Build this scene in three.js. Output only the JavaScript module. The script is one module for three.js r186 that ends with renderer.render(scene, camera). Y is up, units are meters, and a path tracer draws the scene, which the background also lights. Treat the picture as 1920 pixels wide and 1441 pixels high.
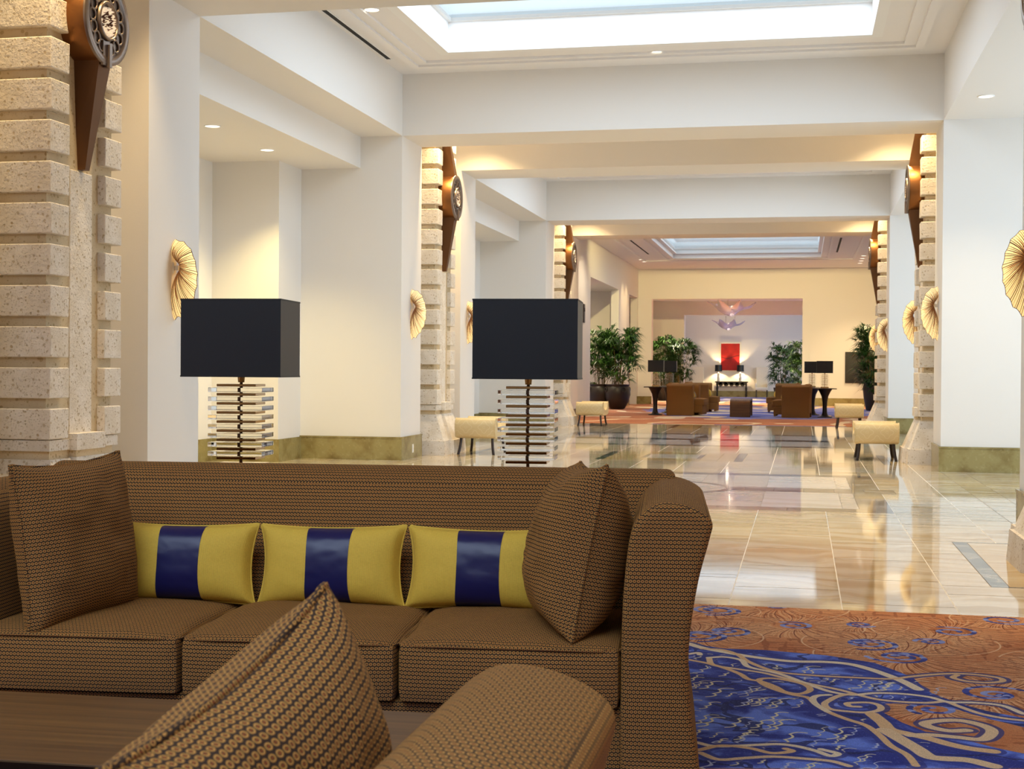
import * as THREE from 'three';
import { RoundedBoxGeometry } from 'three/addons/geometries/RoundedBoxGeometry.js';
import { mergeGeometries, mergeVertices, toCreasedNormals } from 'three/addons/utils/BufferGeometryUtils.js';
import { RectAreaLightUniformsLib } from 'three/addons/lights/RectAreaLightUniformsLib.js';

// ---------- camera, sky, daylight, exposure ----------
const scene = new THREE.Scene();
const RAD = Math.PI / 180;
const camera = new THREE.PerspectiveCamera(2 * Math.atan(720.5 / 2585) / RAD, 1920 / 1441, 0.05, 200);
camera.rotation.order = 'YXZ';
camera.position.set(0, 1.2, 0);
camera.rotation.set(-0.62 * RAD, 11.875 * RAD, 0.388 * RAD);
camera.focus = 6.5;
camera.userData.fStop = 16;
scene.background = new THREE.Color(1.0, 1.1, 1.2);
RectAreaLightUniformsLib.init();
const renderer = new THREE.WebGLRenderer({ antialias: true });
renderer.toneMapping = THREE.LinearToneMapping;
renderer.toneMappingExposure = 1.0;
renderer.shadowMap.enabled = true;
const DAY = new THREE.Color(0.71, 0.84, 1.0), WINDOW = new THREE.Color(0.62, 0.80, 1.0), WARM = new THREE.Color(1.0, 0.72, 0.36), SOFT = new THREE.Color(1.0, 0.82, 0.56), YELLOWISH = new THREE.Color(1.0, 0.80, 0.36);
// daylight that comes in through an opening: same size as the opening, just inside its pane
function daylight(x, y, z, w, h, intensity, rx, ry, color = DAY) {
  const l = new THREE.RectAreaLight(color, intensity, w, h);
  l.name = 'daylight'; l.position.set(x, y, z); l.rotation.set(rx, ry, 0, 'YXZ'); scene.add(l);
}
const DOWN = -Math.PI / 2;
daylight(-1.75, 5.42, -14.3, 4.9, 3.9, 2.5, DOWN, 0);          // hall skylight, near bay
daylight(-1.75, 5.42, -24.67, 4.9, 3.9, 2.5, DOWN, 0);         // hall skylight, far bay
daylight(-1.75, 5.08, -40.6, 4.3, 6.3, 0.6, DOWN, 0);          // skylight of the far lounge
daylight(-1.75, 5.08, 1.55, 4.3, 6.3, 3.6, DOWN, 0);           // skylight of the lounge in front
daylight(5.5, 2.2, -14.3, 5.2, 3.4, 2.7, 0, Math.PI / 2, WINDOW);      // windows of the right aisle
daylight(5.5, 2.2, -24.67, 5.2, 3.4, 2.7, 0, Math.PI / 2, WINDOW);
daylight(1.5, 2.1, -60.4, 4.2, 2.6, 2.5, 0, Math.PI / 2);      // window of the end room

// ---------- small helpers ----------
function rng(seed) { let s = seed | 0; return () => { s = (s + 0x6d2b79f5) | 0; let t = Math.imul(s ^ (s >>> 15), 1 | s); t = (t + Math.imul(t ^ (t >>> 7), 61 | t)) ^ t; return ((t ^ (t >>> 14)) >>> 0) / 4294967296; }; }
const taken = new Map();
function numbered(name) { const n = taken.get(name) ?? 0; taken.set(name, n + 1); return n ? name + '_' + String(n).padStart(3, '0') : name; }
const V = (x, y, z) => new THREE.Vector3(x, y, z);
function boxUV(geo) {                                               // uv in metres, from the face's own direction
  const g = geo.index ? geo.toNonIndexed() : geo;
  if (!g.attributes.normal) g.computeVertexNormals();
  const p = g.attributes.position, uv = new Float32Array(p.count * 2), a = V(), b = V(), c = V();
  for (let i = 0; i < p.count; i += 3) {
    a.fromBufferAttribute(p, i); b.fromBufferAttribute(p, i + 1); c.fromBufferAttribute(p, i + 2);
    const n = b.clone().sub(a).cross(c.clone().sub(a)), x = Math.abs(n.x), y = Math.abs(n.y), z = Math.abs(n.z);
    [a, b, c].forEach((v, k) => {
      const j = (i + k) * 2;
      if (y >= x && y >= z) { uv[j] = v.x; uv[j + 1] = -v.z; } else if (x >= z) { uv[j] = v.z; uv[j + 1] = v.y; } else { uv[j] = v.x; uv[j + 1] = v.y; }
    });
  }
  g.setAttribute('uv', new THREE.BufferAttribute(uv, 2));
  return g;
}
function clean(g) { const o = g.index ? g.toNonIndexed() : g; for (const k of Object.keys(o.attributes)) if (!['position', 'normal', 'uv'].includes(k)) o.deleteAttribute(k); if (!o.attributes.normal) o.computeVertexNormals(); o.clearGroups(); return o; }
function merged(list) { return list.length === 1 ? clean(list[0]) : mergeGeometries(list.map(clean)); }
function mesh(name, geos, mat, parent = scene, keepUV = false) {
  let g = Array.isArray(geos) ? merged(geos) : geos;
  if (!keepUV && !g.userData.done) { g = boxUV(g); g.userData.done = true; }
  const m = new THREE.Mesh(g, mat); m.name = parent === scene ? numbered(name) : name; m.castShadow = m.receiveShadow = true; parent.add(m);
  return m;
}
function tag(o, label, category, group) { o.userData.label = label; o.userData.category = category; if (group) o.userData.group = group; return o; }
function thing(name, label, category, pos = [0, 0, 0], turn = 0, group) { const o = new THREE.Group(); o.name = numbered(name); o.position.set(...pos); o.rotation.y = turn; scene.add(o); return tag(o, label, category, group); }
function copy(src, label, pos, turn = 0) { const c = src.clone(); c.name = numbered(src.name.replace(/_\d{3}$/, '')); c.userData = { ...src.userData, label }; c.position.set(...pos); c.rotation.y = turn; scene.add(c); return c; }
function struct(name, geos, mat, label) { const m = mesh(name, geos, mat); m.userData.kind = 'structure'; if (label) m.userData.label = label; return m; }
function box(x0, x1, y0, y1, d0, d1) { const g = new THREE.BoxGeometry(x1 - x0, y1 - y0, Math.abs(d1 - d0)); g.translate((x0 + x1) / 2, (y0 + y1) / 2, -(d0 + d1) / 2); return g; }   // d: metres down the hall, z = -d
function cbox(w, h, d, x = 0, y = 0, z = 0) { return new THREE.BoxGeometry(w, h, d).translate(x, y, z); }
function rbox(w, h, d, r, x = 0, y = 0, z = 0, seg = 3) { return new RoundedBoxGeometry(w, h, d, seg, Math.min(r, w / 2, h / 2, d / 2)).translate(x, y, z); }
function cyl(r0, r1, h, x, y, z, seg = 24) { return new THREE.CylinderGeometry(r0, r1, h, seg).translate(x, y, z); }
function lathe(pts, seg = 40) { return new THREE.LatheGeometry(pts.map(([r, y]) => new THREE.Vector2(r, y)), seg); }
function tube(pts, r, seg = 40, rad = 8, closed = false) { return new THREE.TubeGeometry(new THREE.CatmullRomCurve3(pts.map((p) => V(...p)), closed), seg, r, rad, closed); }
function extrude(pts, depth, bevel = 0, smooth = false, seg = 3) {
  const s = new THREE.Shape();
  if (smooth) { const c = new THREE.CatmullRomCurve3(pts.map(([x, y]) => V(x, y, 0)), true, 'catmullrom', 0.4).getPoints(pts.length * 6); s.setFromPoints(c.map((p) => new THREE.Vector2(p.x, p.y))); } else s.setFromPoints(pts.map(([x, y]) => new THREE.Vector2(x, y)));
  return new THREE.ExtrudeGeometry(s, { depth: depth - 2 * bevel, bevelEnabled: bevel > 0, bevelThickness: bevel, bevelSize: bevel, bevelOffset: -bevel, bevelSegments: seg, curveSegments: 12 }).translate(0, 0, bevel);
}
const smoothed = (g, angle = 0.7) => { const h = g.clone(); h.deleteAttribute('uv'); h.deleteAttribute('normal'); return toCreasedNormals(mergeVertices(h, 1e-4), angle); };

// ---------- computed textures ----------
function hash(x, y, s) { let h = Math.imul(x, 374761393) ^ Math.imul(y, 668265263) ^ Math.imul(s, 1274126177); h = Math.imul(h ^ (h >>> 13), 1274126177); return ((h ^ (h >>> 16)) >>> 0) / 4294967296; }
function noise(x, y, px, py, s) {                                   // value noise that repeats after px, py cells
  const i = Math.floor(x), j = Math.floor(y), fx = x - i, fy = y - j, u = fx * fx * (3 - 2 * fx), v = fy * fy * (3 - 2 * fy), w = (a, p) => ((a % p) + p) % p;
  const a = hash(w(i, px), w(j, py), s), b = hash(w(i + 1, px), w(j, py), s), c = hash(w(i, px), w(j + 1, py), s), d = hash(w(i + 1, px), w(j + 1, py), s);
  return a + (b - a) * u + (c - a) * v + (a - b - c + d) * u * v;
}
function fbm(x, y, px, py, s, oct = 4) { let r = 0, a = 0.5; for (let k = 0; k < oct; k++) { r += a * noise(x, y, px, py, s + k); x *= 2; y *= 2; px *= 2; py *= 2; a *= 0.5; } return r; }
function canvas(w, h, draw) { const c = document.createElement('canvas'); c.width = w; c.height = h; draw(c.getContext('2d'), w, h); return c; }
function tex(c, size, srgb = true, wrap = THREE.RepeatWrapping) {   // size: metres that the picture covers
  const t = new THREE.CanvasTexture(c); t.wrapS = t.wrapT = wrap; if (srgb) t.colorSpace = THREE.SRGBColorSpace;
  if (size) t.repeat.set(1 / (size[0] ?? size), 1 / (size[1] ?? size)); return t;
}
function paint(w, h, f) { return canvas(w, h, (x) => { const im = x.createImageData(w, h), d = im.data; for (let j = 0, k = 0; j < h; j++) for (let i = 0; i < w; i++, k += 4) { const c = f(i / w, j / h); d[k] = c[0]; d[k + 1] = c[1]; d[k + 2] = c[2]; d[k + 3] = 255; } x.putImageData(im, 0, 0); }); }
const mix = (a, b, t) => [a[0] + (b[0] - a[0]) * t, a[1] + (b[1] - a[1]) * t, a[2] + (b[2] - a[2]) * t];
const sat = (t) => Math.min(1, Math.max(0, t));

// marble of the floor: bands of grain that run across the hall
function marble(c0, c1, c2, seed, contrast) {
  return paint(1024, 1024, (u, v) => {
    const wv = fbm(u * 3, v * 3, 3, 3, seed, 4), band = fbm(u * 2 + wv * 1.2, v * 22 + wv * 7, 2, 22, seed + 9, 4), fine = fbm(u * 6, v * 90 + wv * 20, 6, 90, seed + 20, 3), vein = Math.abs(fbm(u * 2 + wv, v * 9 + wv * 4, 2, 9, seed + 40, 3) - 0.45);
    let c = mix(c0, c1, sat((band - 0.3) * contrast)); c = mix(c, c2, sat((fine - 0.5) * 1.1) * 0.6);
    return mix(c, [250, 244, 232], sat(0.05 - vein) * 10);
  });
}
const C_TAN = marble([236, 226, 206], [208, 186, 148], [172, 158, 140], 3, 3.0), C_PALE = marble([236, 230, 222], [214, 204, 192], [190, 180, 172], 17, 2.2);
const C_GREY = marble([92, 98, 104], [68, 72, 76], [58, 62, 64], 31, 2.0), C_GOLD = marble([222, 198, 150], [204, 172, 112], [184, 150, 100], 57, 2.0);
const C_OLIVE = paint(512, 512, (u, v) => { const a = fbm(u * 5, v * 5, 5, 5, 71, 5), b = fbm(u * 26, v * 26, 26, 26, 83, 3); const c = mix([156, 142, 92], [120, 100, 56], sat((a - 0.35) * 2.4)); return mix(c, [190, 178, 132], sat((b - 0.55) * 1.6)); });
// porous coral stone: colour and relief share the same pits
const pits = (() => { const r = rng(5), l = []; for (let i = 0; i < 1700; i++) { const big = r() < 0.09; l.push([r(), r(), (big ? 6 + r() * 9 : 1.2 + r() * 4.2), 0.5 + r() * 0.9, r() * 3.1]); } return l; })();
const wrapDraw = (x, w, u, v, f) => { for (const a of [-1, 0, 1]) for (const b of [-1, 0, 1]) { const px = (u + a) * w, py = (v + b) * w; if (px > -30 && px < w + 30 && py > -30 && py < w + 30) f(px, py); } };
const C_STONE = canvas(1024, 1024, (x, w) => {
  x.drawImage(paint(w, w, (u, v) => { const a = fbm(u * 6, v * 6, 6, 6, 91, 5), b = noise(u * 220, v * 220, 220, 220, 95); return mix([240, 232, 220], [224, 212, 192], sat((a - 0.3) * 1.7) * 0.8 + b * 0.2); }), 0, 0);
  for (const [u, v, r, e, t] of pits) wrapDraw(x, w, u, v, (px, py) => { x.fillStyle = r > 5.5 ? 'rgba(170,146,108,0.45)' : 'rgba(184,162,128,0.32)'; x.beginPath(); x.ellipse(px, py, r, r * e, t, 0, 7); x.fill(); });
});
const C_STONE_H = canvas(1024, 1024, (x, w) => {
  x.drawImage(paint(w, w, (u, v) => { const g = 150 + 90 * (fbm(u * 40, v * 40, 40, 40, 101, 4) - 0.5) + 60 * (fbm(u * 9, v * 9, 9, 9, 111, 3) - 0.5); return [g, g, g]; }), 0, 0);
  for (const [u, v, r, e, t] of pits) wrapDraw(x, w, u, v, (px, py) => { x.fillStyle = r > 5.5 ? 'rgba(0,0,0,0.9)' : 'rgba(20,20,20,0.7)'; x.beginPath(); x.ellipse(px, py, r, r * e, t, 0, 7); x.fill(); });
});
// chenille with small woven rings, 13 mm apart
const ringDraw = (bg, ring, dot, side) => canvas(512, 512, (x, w) => {
  x.fillStyle = bg; x.fillRect(0, 0, w, w);
  const r = rng(9), px = w / 8, py = w / 8;
  for (let j = -1; j <= 8; j++) for (let i = -1; i <= 8; i++) {
    const cx = (i + 0.5 + (((j % 2) + 2) % 2) * 0.5) * px, cy = (j + 0.5) * py;
    x.strokeStyle = ring; x.lineWidth = w / 44; x.beginPath(); x.ellipse(cx, cy, px * 0.33, py * 0.30, 0, 0, 7); x.stroke();
    x.fillStyle = dot; x.beginPath(); x.ellipse(cx, cy, px * 0.12, py * 0.11, 0, 0, 7); x.fill();
    x.fillStyle = side; x.fillRect(cx - px * 0.62, cy - py * 0.18, px * 0.09, py * 0.36);
  }
  const n = x.getImageData(0, 0, w, w); for (let k = 0; k < n.data.length; k += 4) { const f = 0.72 + 0.56 * r(); for (let c = 0; c < 3; c++) n.data[k + c] *= f; } x.putImageData(n, 0, 0);
});
const C_RING = ringDraw('#36200b', '#cd9346', '#a84e18', '#5a4822'), C_RING_H = ringDraw('#303030', '#e0e0e0', '#808080', '#606060');
const C_RIB = paint(256, 256, (u, v) => { const k = Math.sin(u * Math.PI * 2 * 32) * 10, n = (fbm(u * 30, v * 120, 30, 120, 121, 2) - 0.5) * 26; return [226 + k + n, 188 + k + n, 70 + k + n * 0.6]; });
const C_RIB_H = paint(256, 256, (u) => { const k = 128 + 120 * Math.sin(u * Math.PI * 2 * 32); return [k, k, k]; });
const C_DAMASK = canvas(512, 512, (x, w) => {
  x.fillStyle = '#d6c294'; x.fillRect(0, 0, w, w);
  const im = x.getImageData(0, 0, w, w), r = rng(4); for (let k = 0; k < im.data.length; k += 4) { const f = 0.95 + 0.1 * r(); for (let c = 0; c < 3; c++) im.data[k + c] *= f; } x.putImageData(im, 0, 0);
  x.strokeStyle = '#e4d6b2'; x.lineWidth = 9;
  for (const [cx, cy] of [[0, 0], [w, 0], [0, w], [w, w], [w / 2, w / 2]]) { x.beginPath(); for (let t = 0; t <= 64; t++) { const a = t / 64 * 2 * Math.PI, q = w * (0.27 + 0.055 * Math.cos(4 * a)); x[t ? 'lineTo' : 'moveTo'](cx + q * Math.cos(a), cy + q * Math.sin(a)); } x.stroke(); x.fillStyle = '#e4d6b2'; for (let k = 0; k < 8; k++) { x.beginPath(); x.arc(cx + w * 0.06 * Math.cos(k * 0.785), cy + w * 0.06 * Math.sin(k * 0.785), 6, 0, 7); x.fill(); } }
});
const C_WOOD = paint(512, 512, (u, v) => { const a = fbm(u * 3, v * 40, 3, 40, 131, 4), b = fbm(u * 8, v * 160, 8, 160, 141, 2); return mix([118, 80, 36], [78, 48, 18], sat(a * 1.3 - 0.2 + (b - 0.4) * 0.4)); });
const C_DARKWOOD = paint(256, 256, (u, v) => { const a = fbm(u * 3, v * 40, 3, 40, 151, 4); return mix([38, 24, 16], [20, 12, 8], a); });
const C_PLASTER_H = paint(512, 512, (u, v) => { const g = 128 + 110 * (fbm(u * 60, v * 60, 60, 60, 161, 3) - 0.45); return [g, g, g]; });
// lit shell of the wall lamps: dark threads that gather at the pinched middle (v = 0), silk between them
const C_SHELL = canvas(1024, 256, (x, w, h) => {
  x.fillStyle = '#ffe8b8'; x.fillRect(0, 0, w, h);
  const r = rng(12), tri = (u, wd, len, c) => { x.fillStyle = c; x.beginPath(); x.moveTo(u - wd / 2, h); x.lineTo(u + wd / 2, h); x.lineTo(u + (r() - 0.5) * 6 + 1.7, h * (1 - len)); x.lineTo(u + (r() - 0.5) * 6 - 1.7, h * (1 - len)); x.fill(); };
  for (let i = 0; i < 90; i++) tri((i + r() * 0.8) / 90 * w, 12 + 8 * r(), 0.3 + 0.55 * r(), '#9a6026');
  for (let i = 0; i < 46; i++) tri((i + 0.5 + (r() - 0.5) * 0.5) / 46 * w, 19, 1, '#331a0e');
});

// the patterned carpet in front: drawn in metres, x across and d down the hall
const CX0 = -1.2, CD0 = 3.9, CS = 3.2;
const ART = {
sea: [[-0.53,6.06],[-0.48,6.05],[-0.32,5.97],[-0.15,5.98],[0.11,5.93],[0.29,5.83],[0.37,5.69],[0.42,5.59],[0.45,5.41],[0.47,5.33],[0.55,5.19],[0.64,5.09],[0.76,5.01],[0.75,4.91],[0.66,4.99],[0.56,5.11],[0.51,5.15],[0.37,5.17],[0.29,5.14],[0.27,5],[0.33,4.86],[0.4,4.75],[0.51,4.68],[0.61,4.59],[0.69,4.54],[0.67,4.4],[-0.36,4.16]],
R1: [[-0.48,6.06],[-0.41,5.98],[-0.31,5.91],[-0.19,5.84],[-0.03,5.79],[0.11,5.81],[0.2,5.79],[0.27,5.72],[0.33,5.63],[0.39,5.52],[0.44,5.39]],
R2: [[-0.41,5.96],[-0.33,5.96],[-0.26,5.88],[-0.2,5.73],[-0.08,5.57],[0.06,5.54],[0.22,5.54],[0.35,5.55],[0.43,5.61],[0.52,5.67],[0.62,5.71],[0.71,5.7],[0.77,5.66],[0.77,5.61],[0.71,5.57],[0.63,5.58],[0.59,5.63],[0.61,5.68]],
R3: [[-0.37,5.78],[-0.34,5.64],[-0.25,5.59],[-0.14,5.54],[-0.04,5.45],[0.05,5.38],[0.15,5.31],[0.21,5.25],[0.28,5.19],[0.37,5.17],[0.46,5.18],[0.52,5.21],[0.56,5.15],[0.62,5.06],[0.69,5.01],[0.76,4.99]],
R4: [[-0.37,5.78],[-0.31,5.81],[-0.24,5.77],[-0.2,5.64],[-0.08,5.54],[0.02,5.4],[0.12,5.27],[0.19,5.24],[0.28,5.29],[0.38,5.3],[0.47,5.27],[0.53,5.21],[0.62,5.22],[0.71,5.2],[0.77,5.09]],
R5: [[-0.45,5.72],[-0.37,5.67],[-0.3,5.6],[-0.23,5.5],[-0.19,5.41],[-0.15,5.39],[-0.09,5.31],[-0.05,5.23],[0,5.21],[0.04,5.28],[0.02,5.37],[-0.05,5.43],[-0.11,5.45],[-0.15,5.42],[-0.13,5.33],[-0.08,5.25],[-0.02,5.19],[0.03,5.16],[0.06,5.06],[0.1,4.96],[0.16,4.87],[0.22,4.8],[0.26,4.68],[0.29,4.55],[0.33,4.46],[0.35,4.34]],
R6: [[0.2,5.26],[0.15,5.22],[0.11,5.14],[0.09,5.07],[0.11,5],[0.17,4.98],[0.23,4.98],[0.28,5.03],[0.28,5.1],[0.25,5.13],[0.2,5.12],[0.17,5.1],[0.18,5.06],[0.21,5.06]],
R7: [[0.11,5.22],[0.07,5.2],[0.05,5.15],[0.06,5.06],[0.1,4.96]],
R8: [[0.25,4.96],[0.28,4.85],[0.3,4.76],[0.35,4.72],[0.42,4.67],[0.47,4.62],[0.53,4.58],[0.6,4.56]],
R9: [[0.28,4.75],[0.33,4.63],[0.37,4.53],[0.4,4.45],[0.43,4.44],[0.51,4.44],[0.58,4.39]],
R10: [[0.36,4.7],[0.42,4.72],[0.51,4.71],[0.58,4.7],[0.62,4.77],[0.63,4.84],[0.6,4.9],[0.54,4.94],[0.47,4.92],[0.42,4.87],[0.43,4.83],[0.49,4.79],[0.55,4.81]],
R11: [[-0.32,4.45],[-0.27,4.42],[-0.19,4.44],[-0.12,4.47],[-0.06,4.49],[-0.01,4.48],[0.05,4.44],[0.1,4.39],[0.12,4.42],[0.07,4.46]],
R12: [[-0.31,4.36],[-0.24,4.43],[-0.15,4.42],[-0.08,4.38],[-0.02,4.42],[-0.04,4.44]],
R13: [[-0.3,4.33],[-0.24,4.27],[-0.17,4.3],[-0.08,4.34],[0.02,4.34],[0.1,4.33],[0.15,4.29]],
R14: [[-0.46,5.83],[-0.42,5.87],[-0.41,5.83]],
motif: [[0.28,6.71],[0.3,6.25],[0.69,6.63],[-0.33,6.4],[-0.03,6.61],[-0.41,6.94],[0.57,6.36],[0.42,5.99],[0.97,7],[0.71,5.37],[0.47,5.08],[-0.45,6.26],[-0.12,7.12]],
};
const C_CARPET = canvas(2048, 2048, (x, w) => {
  const P = ([a, d]) => [(a - CX0) / CS * w, (1 - (d - CD0) / CS) * w], M = w / CS, r = rng(77);
  x.drawImage(paint(1024, 1024, (u, v) => { const a = fbm(u * 9, v * 9, 9, 9, 201, 4), s = noise(u * 160, v * 30, 160, 30, 205), t = noise(u * 30, v * 160, 30, 160, 206), g = noise(u * 512, v * 512, 512, 512, 207); let c = mix([214, 146, 94], [184, 98, 48], sat((a - 0.3) * 2)); if (s > 0.72 || t > 0.76) c = mix(c, [134, 62, 26], 0.6); return mix(c, [226, 172, 122], g * 0.3); }), 0, 0, w, w);
  const blob = (cx, cd, rx, n, col, wd) => { const [px, py] = P([cx, cd]); x.strokeStyle = col; x.lineWidth = wd * M; for (let i = 0; i < n; i++) { const a = i / n * 6.283 + r() * 0.06, q = rx * (0.9 + 0.2 * r()); x.beginPath(); x.moveTo(px + Math.cos(a) * q * 0.35 * M, py + Math.sin(a) * q * 0.35 * M); x.quadraticCurveTo(px + Math.cos(a + 0.12) * q * 0.7 * M, py + Math.sin(a + 0.12) * q * 0.7 * M, px + Math.cos(a) * q * M, py + Math.sin(a) * q * M); x.stroke(); } };
  const curl = (cx, cd, q, turns, dir) => { const [px, py] = P([cx, cd]); const n = 26; for (let i = 0; i < n; i++) { const a = dir * i / n * turns * 6.283 + cx * 9, k = q * (0.25 + 0.75 * i / n) * M; x.fillStyle = ['#3c4aa2', '#7f8fd0', '#2c3684', '#97a3d8'][Math.floor(r() * 4)]; x.beginPath(); x.ellipse(px + Math.cos(a) * k, py + Math.sin(a) * k, 0.022 * M, 0.013 * M, a + 1.57, 0, 7); x.fill(); } };
  const motifs = [...ART.motif, [1.3, 6.4], [1.5, 5.6], [-0.9, 6.6], [1.1, 6.0], [1.0, 5.75], [1.7, 6.9]];
  motifs.forEach(([a, d], i) => { const q = 0.2 + 0.13 * ((i * 7) % 5) / 4; blob(a, d, q, 90, 'rgba(232,182,132,0.75)', 0.006); blob(a, d, q * 1.1, 26, 'rgba(116,50,20,0.85)', 0.005); x.strokeStyle = 'rgba(240,204,160,0.8)'; x.lineWidth = 0.008 * M; const [px, py] = P([a, d]); x.beginPath(); x.arc(px, py, q * 1.1 * M, i, i + 2.6); x.stroke(); });
  motifs.forEach(([a, d], i) => { curl(a, d, 0.07 + 0.05 * (i % 3) / 2, 1.35, i % 2 ? 1 : -1); if (i % 2) curl(a, d, 0.15, 0.9, 1); });
  // the blue water
  const sea = (grow, col) => { x.beginPath(); ART.sea.forEach((p, i) => x[i ? 'lineTo' : 'moveTo'](...P(p))); x.lineTo(...P([-1.2, 3.9])); x.lineTo(...P([-1.2, 6.1])); x.closePath(); x.lineJoin = 'round'; x.strokeStyle = col; x.lineWidth = grow * M; x.stroke(); x.fillStyle = col; x.fill(); };
  sea(0.03, '#39419a');
  const im = x.getImageData(0, 0, w, w), q = im.data;
  for (let j = 0; j < w; j++) for (let i = 0; i < w; i++) {
    const k = (j * w + i) * 4; if (!(q[k] === 57 && q[k + 1] === 65)) continue;
    const u = i / w, v = j / w, wv = fbm(u * 8, v * 8, 8, 8, 211, 3), b = fbm(u * 22 + wv * 4, v * 34 + wv * 6, 22, 34, 221, 4), g = noise(u * 700, v * 700, 700, 700, 223);
    let c = mix([34, 46, 136], [104, 132, 224], sat((b - 0.38) * 4.2)); c = mix(c, [24, 30, 84], sat((Math.abs(fbm(u * 14 + wv * 5, v * 14, 14, 14, 231, 3) - 0.45) < 0.03 ? 1 : 0) * 0.75)); c = mix(c, [120, 142, 220], g > 0.8 ? 0.35 : 0);
    q[k] = c[0]; q[k + 1] = c[1]; q[k + 2] = c[2];
  }
  x.putImageData(im, 0, 0);
  x.lineCap = 'round';
  const inSea = document.createElement('canvas'); inSea.width = inSea.height = 4;
  for (let i = 0; i < 230; i++) {                                   // small curling wave crests
    const a = -0.75 + r() * 1.35, d = 4.0 + r() * 1.85; if (d > 5.75 - (a + 0.2) * 0.45 || (a > 0.25 && d < 5.2 && d > 4.55)) continue;
    const [px, py] = P([a, d]), s = (0.02 + 0.04 * r()) * M; x.strokeStyle = r() < 0.7 ? '#e2d8b4' : '#b9c0dc'; x.lineWidth = (0.004 + 0.005 * r()) * M; x.beginPath(); x.moveTo(px - s * 0.5, py + s * 1.6); x.quadraticCurveTo(px + s * 0.5, py + s * 1.1, px - s * 0.1, py + s * 0.5); x.quadraticCurveTo(px + s * 0.7, py - s * 0.1, px + s * 0.2, py - s * 0.8); x.quadraticCurveTo(px + s * 0.6, py - s * 1.6, px + s * 1.2, py - s * 1.3); x.stroke();
  }
  const rope = (pts, wd, col) => { const c = new THREE.CatmullRomCurve3(pts.map(([a, d]) => V(a, d, 0))).getPoints(pts.length * 10); x.strokeStyle = col; x.lineWidth = wd * M; x.lineJoin = 'round'; x.beginPath(); c.forEach((p, i) => x[i ? 'lineTo' : 'moveTo'](...P([p.x, p.y]))); x.stroke(); };
  for (const k of Object.keys(ART)) if (/^R/.test(k)) { const wd = k === 'R8' || k === 'R1' ? 0.05 : k === 'R9' ? 0.055 : k === 'R10' ? 0.042 : 0.03; rope(ART[k], wd + 0.035, 'rgba(44,52,132,0.75)'); }
  for (const k of Object.keys(ART)) if (/^R/.test(k)) { const wd = k === 'R8' ? 0.05 : k === 'R1' ? 0.042 : k === 'R9' ? 0.055 : k === 'R10' ? 0.042 : 0.026; rope(ART[k], wd, ['#e4c49a', '#ecd8b8', '#e0b888'][k.charCodeAt(k.length - 1) % 3]); }
  const fin = x.getImageData(0, 0, w, w), f = fin.data; for (let k = 0; k < f.length; k += 4) { const s = 0.86 + 0.28 * r(); f[k] *= s; f[k + 1] *= s; f[k + 2] *= s; } x.putImageData(fin, 0, 0);
});
const C_CARPET2 = paint(1024, 1024, (u, v) => {                     // the far carpet: blue water in the middle, rust around it
  const n = fbm(u * 6, v * 6, 6, 6, 301, 4), m = fbm(u * 20, v * 60, 20, 60, 311, 3), e = Math.hypot((u - 0.5) / 0.36, (v - 0.4) / 0.42) + (n - 0.45) * 0.7, g = noise(u * 500, v * 500, 500, 500, 317);
  let c = e < 1 ? mix([86, 96, 178], [150, 152, 210], sat((m - 0.35) * 2.6)) : mix([186, 118, 84], [158, 90, 62], sat((m - 0.35) * 2.4));
  if (Math.abs(fbm(u * 5, v * 8, 5, 8, 321, 3) - 0.45) < 0.035) c = [226, 206, 176];
  return mix(c, [230, 200, 170], g * 0.18);
});

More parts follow.
